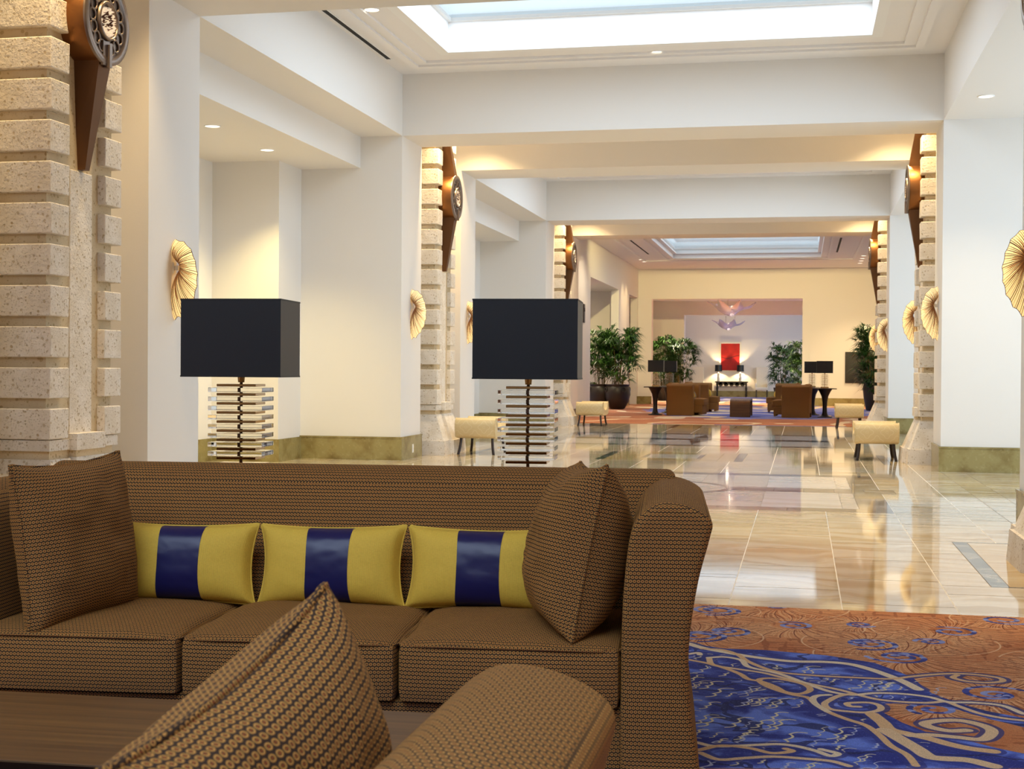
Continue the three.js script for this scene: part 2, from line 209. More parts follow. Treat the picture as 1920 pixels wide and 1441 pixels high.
// ---------- materials ----------
const std = (o) => new THREE.MeshStandardMaterial(o), phy = (o) => new THREE.MeshPhysicalMaterial(o);
const M = {
  wall: std({ color: '#ece7e0', roughness: 0.82, bumpMap: tex(C_PLASTER_H, 0.5, false), bumpScale: 0.0006 }),
  ceil: std({ color: '#f1edea', roughness: 0.9 }),
  trimWhite: std({ color: '#f3f1ee', roughness: 0.6 }),
  stone: std({ color: '#ffffff', map: tex(C_STONE, 0.62), bumpMap: tex(C_STONE_H, 0.62, false), bumpScale: 0.009, roughness: 0.95 }),
  stoneCore: std({ color: '#efe2c6', map: tex(C_STONE, 0.9), roughness: 0.95 }),
  olive: phy({ map: tex(C_OLIVE, 0.8), roughness: 0.22 }),
  grout: std({ color: '#7d6c54', roughness: 0.7 }),
  joint: std({ color: '#f4ecdc', roughness: 0.5 }),
  slab: std({ color: '#cfc6b6', roughness: 0.9 }),
  fabric: phy({ map: tex(C_RING, 0.086), bumpMap: tex(C_RING_H, 0.086, false), bumpScale: 0.0012, roughness: 0.85, sheen: 0.9, sheenColor: new THREE.Color('#d8963c'), sheenRoughness: 0.38 }),
  yellow: phy({ map: tex(C_RIB, 0.12), bumpMap: tex(C_RIB_H, 0.12, false), bumpScale: 0.0005, roughness: 0.75, sheen: 0.3, sheenColor: new THREE.Color('#fff0a0'), sheenRoughness: 0.5 }),
  satin: phy({ color: '#12164e', roughness: 0.36, specularIntensity: 1, sheen: 0.5, sheenColor: new THREE.Color('#6a70c8'), sheenRoughness: 0.4, anisotropy: 0.5 }),
  damask: phy({ map: tex(C_DAMASK, 0.26), roughness: 0.5, sheen: 0.35, sheenColor: new THREE.Color('#fff2cf'), sheenRoughness: 0.4 }),
  wood: phy({ map: tex(C_WOOD, [1.2, 0.5]), roughness: 0.5 }),
  darkWood: phy({ map: tex(C_DARKWOOD, 0.8), roughness: 0.3 }),
  leg: std({ color: '#2a1912', roughness: 0.3 }),
  bronze: std({ color: '#8a5c34', metalness: 0.85, roughness: 0.42 }),
  bronzeDark: std({ color: '#6a4626', metalness: 0.6, roughness: 0.45 }),
  bronzeFace: std({ color: '#8a7a6e', metalness: 0.8, roughness: 0.36 }),
  brass: std({ color: '#a58148', metalness: 1, roughness: 0.18 }),
  plate: std({ color: '#b8935f', metalness: 1, roughness: 0.1 }),
  acrylic: phy({ color: '#ffffff', transmission: 1, thickness: 0.02, ior: 1.47, roughness: 0.0, attenuationColor: new THREE.Color('#f4f6f2'), attenuationDistance: 0.6 }),
  glass: phy({ color: '#f2f8fb', transmission: 1, thickness: 0, ior: 1.18, roughness: 0.0 }),
  shade: phy({ color: '#0d141d', roughness: 0.42, specularIntensity: 1 }),
  shadeTrim: std({ color: '#0c1014', roughness: 0.5 }),
  black: std({ color: '#15110e', roughness: 0.4 }),
  slot: std({ color: '#1b1712', roughness: 0.8 }),
  pot: std({ color: '#241c17', roughness: 0.42 }),
  soil: std({ color: '#2c2118', roughness: 1 }),
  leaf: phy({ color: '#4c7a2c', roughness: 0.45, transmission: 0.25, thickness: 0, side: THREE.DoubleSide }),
  leafShaded: phy({ color: '#284a1c', roughness: 0.4, transmission: 0.2, thickness: 0, side: THREE.DoubleSide }),  // leaf green darkened to stand for blades in shade
  stem: std({ color: '#6a5c34', roughness: 0.9 }),
  cream: std({ color: '#efe6d2', roughness: 0.7 }),
  lens: std({ color: '#fff4dc', emissive: new THREE.Color(1.0, 0.90, 0.72), emissiveIntensity: 2.6, roughness: 0.5 }),
  bulbSoft: std({ color: '#fff4dc', emissive: new THREE.Color(1.0, 0.90, 0.76), emissiveIntensity: 0.5, roughness: 0.5 }),
  shell: phy({ map: tex(C_SHELL), emissive: new THREE.Color(1.0, 0.82, 0.50), emissiveMap: tex(C_SHELL), emissiveIntensity: 0.78, roughness: 0.6, side: THREE.DoubleSide }),
  rimWire: std({ color: '#3a2418', roughness: 0.5 }),
  geode: phy({ color: '#e8cfae', emissive: new THREE.Color(1.0, 0.84, 0.62), emissiveIntensity: 0.5, roughness: 0.2, flatShading: true }),
  geodeDark: phy({ color: '#5a3424', roughness: 0.25, flatShading: true }),
  silverGlass: phy({ color: '#d5d0e4', metalness: 0.35, roughness: 0.22, transmission: 0.35, thickness: 0, side: THREE.DoubleSide }),
};
const tileMats = [[C_TAN, 4], [C_PALE, 3], [C_GREY, 1], [C_GOLD, 1]].map(([c, n]) => Array.from({ length: n }, (_, i) => { const t = tex(c, 2.4); t.offset.set(0.37 * i, 0.23 * i); return phy({ map: t, roughness: 0.045, color: ['#f3f1ee', '#eae4dc', '#e2dcd4', '#f4ede0'][i] }); }));
const [TAN, PALE, [GREY], [GOLD]] = tileMats;

// ---------- the building: hall axis x = -1.75, left face x = -5.15, right face x = 1.65 ----------
const L = -5.15, R = 1.65, PORTALS = [7.05, 17.4, 27.8], BAYS = [[11.2, 17.4], [21.55, 27.8]];
struct('floor_base', [box(-9, 6, -0.3, -0.006, -11, 66)], M.slab, 'screed under the marble and the carpets');
PORTALS.forEach((p, i) => {
  for (const [a, b, s] of [[p, p + 0.95, 'front'], [p + 3.2, p + 4.15, 'rear']]) {
    struct('wall_left_pier', [box(-6.54, L, 0, 5.3, a, b)], M.wall);
    struct('wall_right_pier', [box(R, 5.6, 0, 5.3, a, b)], M.wall);
    struct('ceiling_beam', [box(L, R, 4.25, 5.3, a, b)], M.wall);
    struct('baseboard_left', [box(-6.54, L + 0.022, 0, 0.285, a - 0.022, b + 0.022), box(-6.54, L + 0.028, 0.285, 0.305, a - 0.028, b + 0.028)], M.olive);
    struct('baseboard_right', [box(R - 0.022, 5.6, 0, 0.285, a - 0.022, b + 0.022), box(R - 0.028, 5.6, 0.285, 0.305, a - 0.028, b + 0.028)], M.olive);
  }
  struct('wall_left_recess', [box(-6.54, -5.72, 0, 5.3, p + 0.95, p + 3.2)], M.wall);
  struct('wall_right_recess', [box(2.22, 5.6, 0, 5.3, p + 0.95, p + 3.2)], M.wall);
  struct('ceiling_portal', [box(-5.72, 2.22, 5.05, 5.3, p + 0.95, p + 3.2)], M.ceil);
});
// a stepped picture-frame moulding around a hole in the ceiling
function moulding(x0, x1, d0, d1, y, steps) {
  const g = [];
  for (const [o0, o1, drop] of steps) { g.push(box(x0 - o1, x1 + o1, y - drop, y, d0 - o1, d0 - o0), box(x0 - o1, x1 + o1, y - drop, y, d1 + o0, d1 + o1), box(x0 - o1, x0 - o0, y - drop, y, d0 - o0, d1 + o0), box(x1 + o0, x1 + o1, y - drop, y, d0 - o0, d1 + o0)); }
  return g;
}
function holed(x0, x1, d0, d1, hx0, hx1, hd0, hd1, y0, y1) { return [box(x0, hx0, y0, y1, d0, d1), box(hx1, x1, y0, y1, d0, d1), box(hx0, hx1, y0, y1, d0, hd0), box(hx0, hx1, y0, y1, hd1, d1)]; }
let windowCount = 0;
function skylight(hx0, hx1, hd0, hd1, y0, y1, bars, label) {
  const w = 0.12;
  struct('ceiling_well', holed(hx0 - w, hx1 + w, hd0 - w, hd1 + w, hx0, hx1, hd0, hd1, y0, y1 + 0.06), M.trimWhite);
  const s = new THREE.Group(); s.name = 'window_' + (++windowCount); s.userData = { kind: 'structure', label }; scene.add(s);
  mesh('pane', [box(hx0, hx1, y1 + 0.01, y1 + 0.016, hd0, hd1)], M.glass, s);
  mesh('frame', holed(hx0, hx1, hd0, hd1, hx0 + 0.05, hx1 - 0.05, hd0 + 0.05, hd1 - 0.05, y1 - 0.03, y1 + 0.01), M.trimWhite, s);
}
BAYS.forEach(([a, b], i) => {
  const h = [-4.25, 0.75, i ? 22.7 : 12.3, i ? 26.65 : 16.3];
  struct('ceiling', holed(L, R, a, b, h[0] - 0.12, h[1] + 0.12, h[2] - 0.12, h[3] + 0.12, 5.05, 5.3), M.ceil);
  struct('trim_' + (i + 1), moulding(...h, 5.05, [[0.38, 0.46, 0.03], [0.46, 0.52, 0.018], [0.52, 0.62, 0.045]]), M.ceil);
  skylight(...h, 5.05, 5.45, 3, i ? 'skylight over the far bay of the hall' : 'wide skylight in the coffered ceiling of the near bay');
  // left: header, dropped ceiling and back walls of the side alcove
  struct('ceiling_header_left', [box(-5.72, L, 4.25, 5.3, a, b)], M.wall);
  struct('ceiling_alcove', [box(-7.45, -5.72, 3.84, 5.3, a, b)], M.wall);
  struct('wall_left', [box(-7.65, -7.45, 0, 5.3, a - 0.4, b)], M.wall);
  struct('wall_left_return', [box(-7.45, -6.54, 0, 3.84, b - 0.8, b + 0.3)], M.wall);
  struct('wall_left_near_return', [box(-7.45, -6.54, 0, 3.84, a - 0.4, a)], M.wall);
  struct('baseboard_alcove', [box(-7.45, -7.428, 0, 0.29, a, b - 0.8), box(-7.43, -6.518, 0, 0.29, b - 0.822, b - 0.8), box(-6.54, -6.518, 0, 0.29, b - 0.8, b - 0.02)], M.olive);
  // right: wide soffit and the window wall of the aisle
  struct('ceiling_header_right', [box(R, 5.6, 4.25, 5.3, a, b)], M.wall);
  const w0 = a + 0.5, w1 = b - 0.5;
  struct('wall_right', [box(5.6, 5.9, 0, 0.5, a, b), box(5.6, 5.9, 3.9, 5.3, a, b), box(5.6, 5.9, 0.5, 3.9, a, w0), box(5.6, 5.9, 0.5, 3.9, w1, b)], M.wall);
  const g = new THREE.Group(); g.name = 'window_' + (++windowCount); g.userData = { kind: 'structure', label: 'tall window of the side aisle' }; scene.add(g);
  mesh('pane', [box(5.72, 5.726, 0.5, 3.9, w0, w1)], M.glass, g);
  mesh('frame', [box(5.66, 5.78, 0.5, 0.58, w0, w1), box(5.66, 5.78, 3.82, 3.9, w0, w1), ...[0, 1, 2, 3].map((k) => box(5.66, 5.78, 0.58, 3.82, w0 + (w1 - w0 - 0.08) * k / 3, w0 + (w1 - w0 - 0.08) * k / 3 + 0.08))], M.trimWhite, g);
});
// lounges at both ends and the room beyond
function lounge(d0, d1, hd0, hd1, n) {
  const X0 = -5.75, X1 = 3.2, h = [-4.05, 0.55, hd0, hd1];
  struct('ceiling_lounge', holed(X0, X1, d0, d1, h[0] - 0.12, h[1] + 0.12, h[2] - 0.12, h[3] + 0.12, 4.81, 5.1), M.ceil);
  struct('trim_' + n, moulding(...h, 4.81, [[0, 0.12, 0.03], [0.12, 0.2, 0.012], [0.2, 0.26, 0.045], [1.0, 1.06, 0.03]]), M.trimWhite);
  struct('trim_' + (n + 1), moulding(h[0] + 0.1, h[1] - 0.1, h[2] + 0.1, h[3] - 0.1, 4.97, [[0, 0.1, 0.05]]), M.trimWhite);
  skylight(...h, 4.81, 5.1, 3, n === 3 ? 'framed skylight over the far lounge' : 'skylight over the lounge with the long sofas');
}
lounge(31.95, 49.2, 37.2, 44.2, 3);
lounge(-10.4, 7.05, -5.1, 1.9, 5);
struct('wall_left_far_lounge', [box(-6.0, -5.75, 0, 5.1, 31.95, 37.84), box(-6.0, -5.75, 0, 5.1, 43.85, 46.6), box(-6.0, -5.75, 0, 5.1, 48.9, 49.2), box(-6.0, -5.75, 3.78, 5.1, 37.84, 43.85), box(-6.0, -5.75, 3.78, 5.1, 46.6, 48.9)], M.wall);
struct('wall_left_far_alcove', [box(-8.3, -8.1, 0, 3.95, 36.4, 45.2), box(-8.3, -6.0, 0, 3.95, 36.2, 36.4), box(-8.3, -6.0, 0, 3.95, 45.2, 45.5), box(-8.3, -6.0, 3.8, 4.0, 36.2, 45.5), box(-7.6, -7.4, 0, 3.95, 45.5, 49.4), box(-7.4, -6.0, 3.8, 4.0, 45.5, 49.4), box(-7.4, -6.0, 0, 3.95, 49.2, 49.4)], M.wall);
struct('baseboard_far_left', [box(-5.75, -5.728, 0, 0.28, 31.95, 37.84), box(-5.75, -5.728, 0, 0.28, 43.85, 46.6), box(-5.75, -5.728, 0, 0.28, 48.9, 49.2)], M.olive);
struct('wall_end', [box(-6.0, -5.27, 0, 5.1, 49.2, 49.7), box(0, 0.26, 0, 5.1, 49.2, 49.7), box(0.26, 3.4, 0, 5.1, 49.17, 49.7), box(-5.27, 0, 3.75, 5.1, 49.2, 49.7)], M.wall);
struct('baseboard_end', [box(-5.75, -5.25, 0, 0.28, 49.178, 49.2), box(-0.02, 0.26, 0, 0.28, 49.178, 49.2), box(0.26, 3.2, 0, 0.28, 49.148, 49.17)], M.olive);
struct('wall_right_far_lounge', [box(3.2, 3.4, 0, 5.1, 31.95, 49.2)], M.wall);
struct('wall_left_near_lounge', [box(-6.0, -5.75, 0, 5.1, -10.4, 7.05)], M.wall);
struct('wall_right_near_lounge', [box(3.2, 3.4, 0, 5.1, -10.4, 7.05)], M.wall);
struct('wall_back', [box(-6.0, 3.4, 0, 5.1, -10.6, -10.4)], M.wall);
// end room with the red picture
struct('wall_far', [box(-6.9, 1.9, 0, 4.2, 64.6, 64.8)], M.wall);
struct('wall_left_end_room', [box(-6.9, -6.6, 0, 4.2, 49.7, 64.6), box(-6.6, -4.68, 0, 4.0, 56, 56.7)], M.wall);
struct('wall_right_end_room', [box(1.6, 1.9, 0, 4.2, 49.7, 58.2), box(1.6, 1.9, 0, 4.2, 62.6, 64.6), box(1.6, 1.9, 0, 0.8, 58.2, 62.6), box(1.6, 1.9, 3.4, 4.2, 58.2, 62.6)], M.wall);
{ const g = new THREE.Group(); g.name = 'window_' + (++windowCount); g.userData = { kind: 'structure', label: 'side window of the end room' }; scene.add(g); mesh('pane', [box(1.72, 1.726, 0.8, 3.4, 58.2, 62.6)], M.glass, g); mesh('frame', [box(1.68, 1.78, 0.8, 0.88, 58.2, 62.6), box(1.68, 1.78, 3.32, 3.4, 58.2, 62.6), box(1.68, 1.78, 0.88, 3.32, 58.2, 58.28), box(1.68, 1.78, 0.88, 3.32, 60.36, 60.44), box(1.68, 1.78, 0.88, 3.32, 62.52, 62.6)], M.trimWhite, g); }
struct('ceiling_end_room', [box(-6.9, 1.9, 4.0, 4.2, 49.7, 64.6)], M.ceil);
struct('ceiling_end_beam', [box(-4.68, 1.6, 3.45, 4.0, 56, 56.7)], M.wall);
struct('baseboard_far', [box(-6.6, 1.6, 0, 0.28, 64.578, 64.6)], M.olive);

// ---------- marble floor: every slab is laid singly ----------
const floor = new THREE.Group(); floor.name = 'floor'; floor.userData = { kind: 'structure', label: 'polished banded marble floor of the hall with grey inlays' }; scene.add(floor);
mesh('bedding', [box(-7.45, 5.6, -0.0058, -0.0022, 7.1, 31.0)], M.grout, floor);
{
  const inlay = [];                                                 // [x0, x1, d0, d1, material]
  const mir = (x0, x1) => [-3.5 - x1, -3.5 - x0];
  for (const dc of [14.25, 24.3]) {
    const n = dc - 2.12, f = dc + 2.12;
    for (const [a, b] of [[n, n + 0.28], [f - 0.28, f]]) for (const [x0, x1] of [[-4.28, -3.38], [-3.38, -2.28], [-2.28, -1.22], [-1.22, -0.12], [-0.12, 0.78]]) inlay.push([x0, x1, a, b, GREY]);
    for (const s of [[0.5, 0.78], mir(0.5, 0.78)]) { inlay.push([...s, n + 0.28, dc - 0.25, GREY], [...s, dc + 0.25, f - 0.28, GREY]); }
    for (let x = -4.42; x < 0.9; x += 0.2965) inlay.push([x, Math.min(0.92, x + 0.2965), dc - 0.25, dc + 0.25, GREY]);
    for (const [a, b] of [[n + 0.28, dc - 0.25], [dc + 0.25, f - 0.28]]) { const cols = [-4.0, -3.86, -3.15, -2.45, -1.75, -1.05, -0.35, 0.36, 0.5]; for (let k = 0; k < 8; k++) inlay.push([cols[k], cols[k + 1], a, b, PALE[k % 3]]); }
  }
  for (const p of PORTALS) {
    const c = p + 2.0;
    for (const s of [[-0.88, -0.76], mir(-0.88, -0.76)]) inlay.push([...s, c - 0.95, c + 0.95, GREY]);
    for (const s of [[-1.34, -1.1], [-1.1, -0.88], mir(-1.34, -1.1), mir(-1.1, -0.88)]) inlay.push([...s, c - 0.95, c + 0.95, GOLD]);
    inlay.push([-2.16, -1.34, c - 0.95, c - 0.45, GOLD], [-2.16, -1.34, c + 0.45, c + 0.95, GOLD], [-2.1, -1.4, c - 0.45, c + 0.45, PALE[0]], [-2.16, -2.1, c - 0.45, c + 0.45, GREY], [-1.4, -1.34, c - 0.45, c + 0.45, GREY]);
    for (const s of [0, 1]) { const q = (x0, x1) => s ? mir(x0, x1) : [x0, x1]; inlay.push([...q(1.05, 1.15), c - 0.95, c + 1.15, GREY], [...q(1.15, 1.65), c - 0.95, c - 0.92, GREY], [...q(1.15, 1.65), c + 1.12, c + 1.15, GREY], [...q(1.15, 1.65), c - 0.92, c + 0.1, GOLD], [...q(1.15, 1.65), c + 0.1, c + 1.12, GOLD]); }
  }
  let rects = [];
  const r = rng(21), zones = [[L, R], [-7.45, L], [R, 5.6]];
  for (const [zx0, zx1] of zones) {
    const k0 = Math.floor((zx0 + 0.36) / 0.57) - 1;
    for (let k = k0; -0.36 + k * 0.57 < zx1; k++) {
      const x0 = Math.max(zx0, -0.36 + k * 0.57), x1 = Math.min(zx1, -0.36 + (k + 1) * 0.57); if (x1 - x0 < 0.02) continue;
      for (let d = 7.78 - 0.87 * 2 + (((k % 2) + 2) % 2) * -0.44; d < 31; d += 0.872) { const a = Math.max(7.1, d), b = Math.min(31, d + 0.872); if (b - a > 0.02) rects.push([x0, x1, a, b, TAN[Math.floor(r() * 4)]]); }
    }
  }
  for (const q of inlay) {                                          // cut the slabs where an inlay lies
    const next = [];
    for (const t of rects) {
      const [a0, a1, b0, b1, m] = t, x0 = Math.max(a0, q[0]), x1 = Math.min(a1, q[1]), y0 = Math.max(b0, q[2]), y1 = Math.min(b1, q[3]);
      if (x1 - x0 < 1e-4 || y1 - y0 < 1e-4) { next.push(t); continue; }
      if (y0 - b0 > 0.01) next.push([a0, a1, b0, y0, m]); if (b1 - y1 > 0.01) next.push([a0, a1, y1, b1, m]);
      if (x0 - a0 > 0.01) next.push([a0, x0, y0, y1, m]); if (a1 - x1 > 0.01) next.push([x1, a1, y0, y1, m]);
    }
    rects = next;
  }
  const open = ([x0, x1, d0, d1]) => { const u = (x0 + x1) / 2, d = (d0 + d1) / 2, side = u < -5.15 || u > 1.65; if (!side) return true; return BAYS.some(([a, b]) => d > a - 0.3 && d < b + 0.2); };
  const all = [...rects.map((t) => [...t, 'marble_slab']), ...inlay.map((t) => [...t, 'inlay_slab'])].filter(open);
  const size = ([x0, x1, d0, d1]) => { const u = (x0 + x1) / 2, d = (d0 + d1) / 2, px = 960 + 2585 * (0.9786 * u + 0.2058 * d) / (0.9786 * d - 0.2058 * u), py = 690 + 3100 / d; return px > 760 && px < 1960 && py > 0 && !(px < 1300 && d < 13.5) ? (x1 - x0) * (d1 - d0) / d ** 3 : (x1 - x0) * (d1 - d0) * 1e-6 / d; };
  all.sort((a, b) => size(b) - size(a));
  const rest = new Map(), gap = 0.0017, cnt = { marble_slab: 0, inlay_slab: 0 };
  for (const [x0, x1, d0, d1, m, name] of all) {
    const m2 = name === 'inlay_slab', gx = m2 ? gap : 0.003, gd = m2 ? gap : 0.0045, g = box(x0 + gx, x1 - gx, -0.0022, 0, d0 + gd, d1 - gd);
    const bu = boxUV(g), uv = bu.attributes.uv, su = r(), sv = r(); for (let i = 0; i < uv.count; i++) uv.setXY(i, uv.getX(i) + su * 2, uv.getY(i) + sv * 2);
    if (cnt[name]++ < 290) mesh(name, bu, m, floor, true); else { if (!rest.has(m)) rest.set(m, []); rest.get(m).push(bu); }
  }
  for (let k = -8; k < 4; k++) { const x = -0.36 + k * 0.57; if (x > L && x < R) mesh('joint_strip', [box(x - 0.0045, x + 0.0045, -0.0022, -0.0008, 7.1, 31.0)], M.joint, floor); }
  for (const [m, l] of rest) mesh('distant_slabs', l, m, floor, true).userData.kind = 'stuff';
  // oval and star set into the two medallions, a hair above the slabs
  const flat = (pts, holeless = true) => extrude(pts, 0.0012).rotateX(-Math.PI / 2);
  const lens = (rx, rz) => Array.from({ length: 48 }, (_, i) => { const a = i / 48 * 2 * Math.PI; return [rx * Math.cos(a), rz * Math.sign(Math.sin(a)) * Math.pow(Math.abs(Math.sin(a)), 1.25)]; });
  mesh('inlay_oval', [flat(lens(1.1, 1.0)).translate(-1.75, 0, -14.25)], GREY, floor);
  mesh('inlay_oval', [flat(lens(1.0, 0.86)).translate(-1.75, 0.0008, -14.25)], PALE[1], floor);
  mesh('inlay_oval', [flat(lens(0.72, 0.5)).translate(-1.75, 0.0016, -14.25)], GOLD, floor);
  for (let k = 0; k < 8; k++) { const a = k / 8 * 2 * Math.PI, q = k % 2 ? 1.15 : 1.75; mesh('inlay_point', [flat([[0.42 * Math.cos(a - 0.35), 0.42 * Math.sin(a - 0.35)], [q * 0.8 * Math.cos(a), q * Math.sin(a)], [0.42 * Math.cos(a + 0.35), 0.42 * Math.sin(a + 0.35)]]).translate(-1.75, 0.0002, -24.3)], k % 2 ? PALE[1] : GREY, floor); }
}
// carpets
{
  const t = tex(C_CARPET, CS, true, THREE.MirroredRepeatWrapping); t.offset.set(-CX0 / CS, -CD0 / CS);
  const nap = tex(paint(256, 256, () => { return [0, 0, 0]; }), 0.1, false);
  M.carpet = std({ map: t, roughness: 1, bumpMap: tex(C_PLASTER_H, 0.25, false), bumpScale: 0.004 });
  struct('floor_carpet', [box(-5.75, 3.2, -0.006, 0.006, -10.4, 7.1)], M.carpet, 'rust and blue carpet with cream scrolling ropes');
  const t2 = tex(C_CARPET2, [8.95, 18.2]); t2.offset.set(5.75 / 8.95, -31.0 / 18.2);
  M.carpet2 = std({ map: t2, roughness: 1, bumpMap: tex(C_PLASTER_H, 0.25, false), bumpScale: 0.004 });
  struct('floor_carpet', [box(-8.1, 3.2, -0.006, 0.006, 31.0, 49.7)], M.carpet2, 'rust carpet with a blue pool in the far lounge');
  struct('floor_carpet', [box(-6.6, 1.6, -0.006, 0.006, 49.7, 64.6)], M.carpet2, 'carpet of the end room');
}

// ---------- lamps set into the building ----------
function spot(parent, color, intensity, angle, pen, from, to, soft = 2) {
  const l = new THREE.SpotLight(color, intensity, 0, angle, pen, 2); l.position.set(...from); l.target.position.set(...to); l.target.name = 'aim'; parent.add(l, l.target);
  l.castShadow = true; l.shadow.radius = soft; l.name = 'lamp_beam'; return l;
}
function glow(parent, color, intensity, at, soft = 3) { const l = new THREE.PointLight(color, intensity, 0, 2); l.position.set(...at); l.castShadow = true; l.shadow.radius = soft; l.name = 'lamp_glow'; parent.add(l); return l; }
const ringGeo = (() => { const g = lathe([[0.092, 0.0], [0.09, -0.007], [0.08, -0.009], [0.074, -0.002], [0.092, 0.0]], 32); return boxUV(g); })(), lensGeo = boxUV(cyl(0.078, 0.078, 0.003, 0, -0.0035, 0, 28));
ringGeo.userData.done = lensGeo.userData.done = true;
function downlight(x, y, d, label, intensity, color, angle = 0.85, to, group) {
  const t = thing('ceiling_downlight', label, 'downlight', [x, y, -d], 0, group);
  mesh('trim_ring', ringGeo, M.trimWhite, t); mesh('lens', lensGeo, M.lens, t);
  if (intensity) spot(t, color, intensity, angle, 0.6, [0, -0.012, 0], to ?? [0, -3, 0], 3);
  return t;
}
downlight(-6.33, 3.84, 14.1, 'recessed downlight in the alcove ceiling, nearer the left pier', 20, YELLOWISH, 0.9);
downlight(-6.36, 3.84, 15.75, 'recessed downlight in the alcove ceiling, nearer the yellow wall', 34, YELLOWISH, 0.9);
downlight(-6.33, 3.84, 24.4, 'recessed downlight in the ceiling of the farther side alcove', 22, YELLOWISH, 0.9);
downlight(1.96, 4.25, 15.99, 'recessed downlight in the soffit above the right pier', 18, SOFT, 0.9);
downlight(-4.55, 5.05, 14.2, 'recessed downlight left of the near skylight', 10, SOFT, 0.7);
downlight(-1.75, 5.05, 16.72, 'recessed downlight beyond the near skylight, over the beam', 10, SOFT, 0.7);
for (const [x, d, n] of [[-5.15, 44.8, 'nearer'], [-5.15, 45.7, 'farther']]) downlight(x, 4.81, d, 'ceiling downlight beside the far lounge skylight, the ' + n + ' of two', 16, WARM, 0.7, [-0.15, -3, 0]);
for (const [x, d, n] of [[1.85, 44.2, 'first'], [1.85, 45.2, 'second'], [1.85, 46.2, 'third'], [1.85, 47.2, 'fourth']]) downlight(x, 4.81, d, n + ' in the short row of downlights at the right of the far lounge', n === 'first' || n === 'fourth' ? 60 : 0, WARM, 0.9);
for (const d of [33.4]) downlight(-5.4, 4.81, d, 'ceiling downlight that washes the left wall of the far lounge', 22, WARM, 0.6, [-0.1, -3, 0]);
for (const [x, d, n] of [[-7.0, 40.2, 'nearer'], [-7.0, 42.2, 'farther']]) downlight(x, 3.8, d, n + ' recessed downlight in the alcove behind the potted palms', 40, SOFT, 1.1);
for (const [x, d, n] of [[-3.9, 51.6, 'left front'], [-1.4, 51.6, 'right front'], [-5.0, 54.0, 'leftmost'], [-0.4, 54.0, 'rightmost']]) downlight(x, 4.0, d, n + ' downlight in the ceiling beyond the wide opening', 110, SOFT, 0.8);
for (const [x, d, n] of [[-4.0, 58.6, 'left'], [-0.9, 58.6, 'right']]) downlight(x, 4.0, d, n + ' downlight in front of the wall with the red picture', 70, SOFT, 0.8);
for (const [x, n] of [[-4.5, 'left'], [-1.75, 'middle'], [1.2, 'right']]) downlight(x, 4.81, 34.6, n + ' added unseen lamp aimed at the end wall of the far lounge', 230, YELLOWISH, 0.5, [(-1.75 - x) * 0.1, -1.9, -14.4]);  // added lamps hidden behind the beam, put in to warm the end wall
for (const [x, n] of [[-4.6, 'left'], [1.1, 'right']]) downlight(x, 4.81, 36.2, n + ' added unseen fill lamp before the far lounge skylight', 36, SOFT, 1.2);  // two more added lamps, out of view, making up for the dimmed skylight
// air slots in the ceilings
for (const [x0, x1, d0, d1, y, label] of [[-5.09, -5.03, 12.0, 16.5, 5.05, 'dark linear air slot along the left of the near skylight'], [-4.72, -4.66, 38.2, 42.8, 4.81, 'dark linear air slot left of the far skylight'], [0.97, 1.03, 38.2, 42.8, 4.81, 'dark linear air slot right of the far skylight']]) {
  const t = thing('air_slot', label, 'vent', [(x0 + x1) / 2, y, -(d0 + d1) / 2]); const w = x1 - x0, n = d1 - d0;
  mesh('slot', [cbox(w, 0.004, n, 0, -0.002, 0)], M.slot, t); mesh('flange', [cbox(0.014, 0.008, n, -w / 2 - 0.007, -0.004, 0), cbox(0.014, 0.008, n, w / 2 + 0.007, -0.004, 0)], M.trimWhite, t);
}

// ---------- rusticated stone pilasters; +x looks into the hall ----------
const blockGeos = [0, 1, 2].map((k) => { const g = rbox(0.70, 0.212, 0.25, 0.009, 0, 0, 0, 1); const p = g.attributes.position, r = rng(40 + k); for (let i = 0; i < p.count; i++) p.setXYZ(i, p.getX(i) + (noise(p.getY(i) * 30 + 9, p.getZ(i) * 30 + 5, 64, 64, 50 + k) - 0.5) * 0.01, p.getY(i), p.getZ(i)); const b = boxUV(g); const uv = b.attributes.uv; for (let i = 0; i < uv.count; i++) uv.setXY(i, uv.getX(i) + k * 0.21, uv.getY(i) + k * 0.33); b.userData.done = true; return b; });
function frustum(x0, w0, y0, x1, w1, y1, xb = -0.55) {              // solid against the wall, sloping towards the hall
  const a = [[xb, y0, -w0], [x0, y0, -w0], [x0, y0, w0], [xb, y0, w0]], b = [[xb, y1, -w1], [x1, y1, -w1], [x1, y1, w1], [xb, y1, w1]], q = (p0, p1, p2, p3) => [p0, p1, p2, p0, p2, p3];
  const f = [...q(a[1], b[1], b[2], a[2]), ...q(a[0], b[0], b[1], a[1]), ...q(a[2], b[2], b[3], a[3]), ...q(a[3], b[3], b[0], a[0]), ...q(b[0], b[3], b[2], b[1]), ...q(a[0], a[1], a[2], a[3])];
  const g = new THREE.BufferGeometry(); g.setAttribute('position', new THREE.BufferAttribute(new Float32Array(f.flat()), 3)); g.computeVertexNormals(); return g;
}
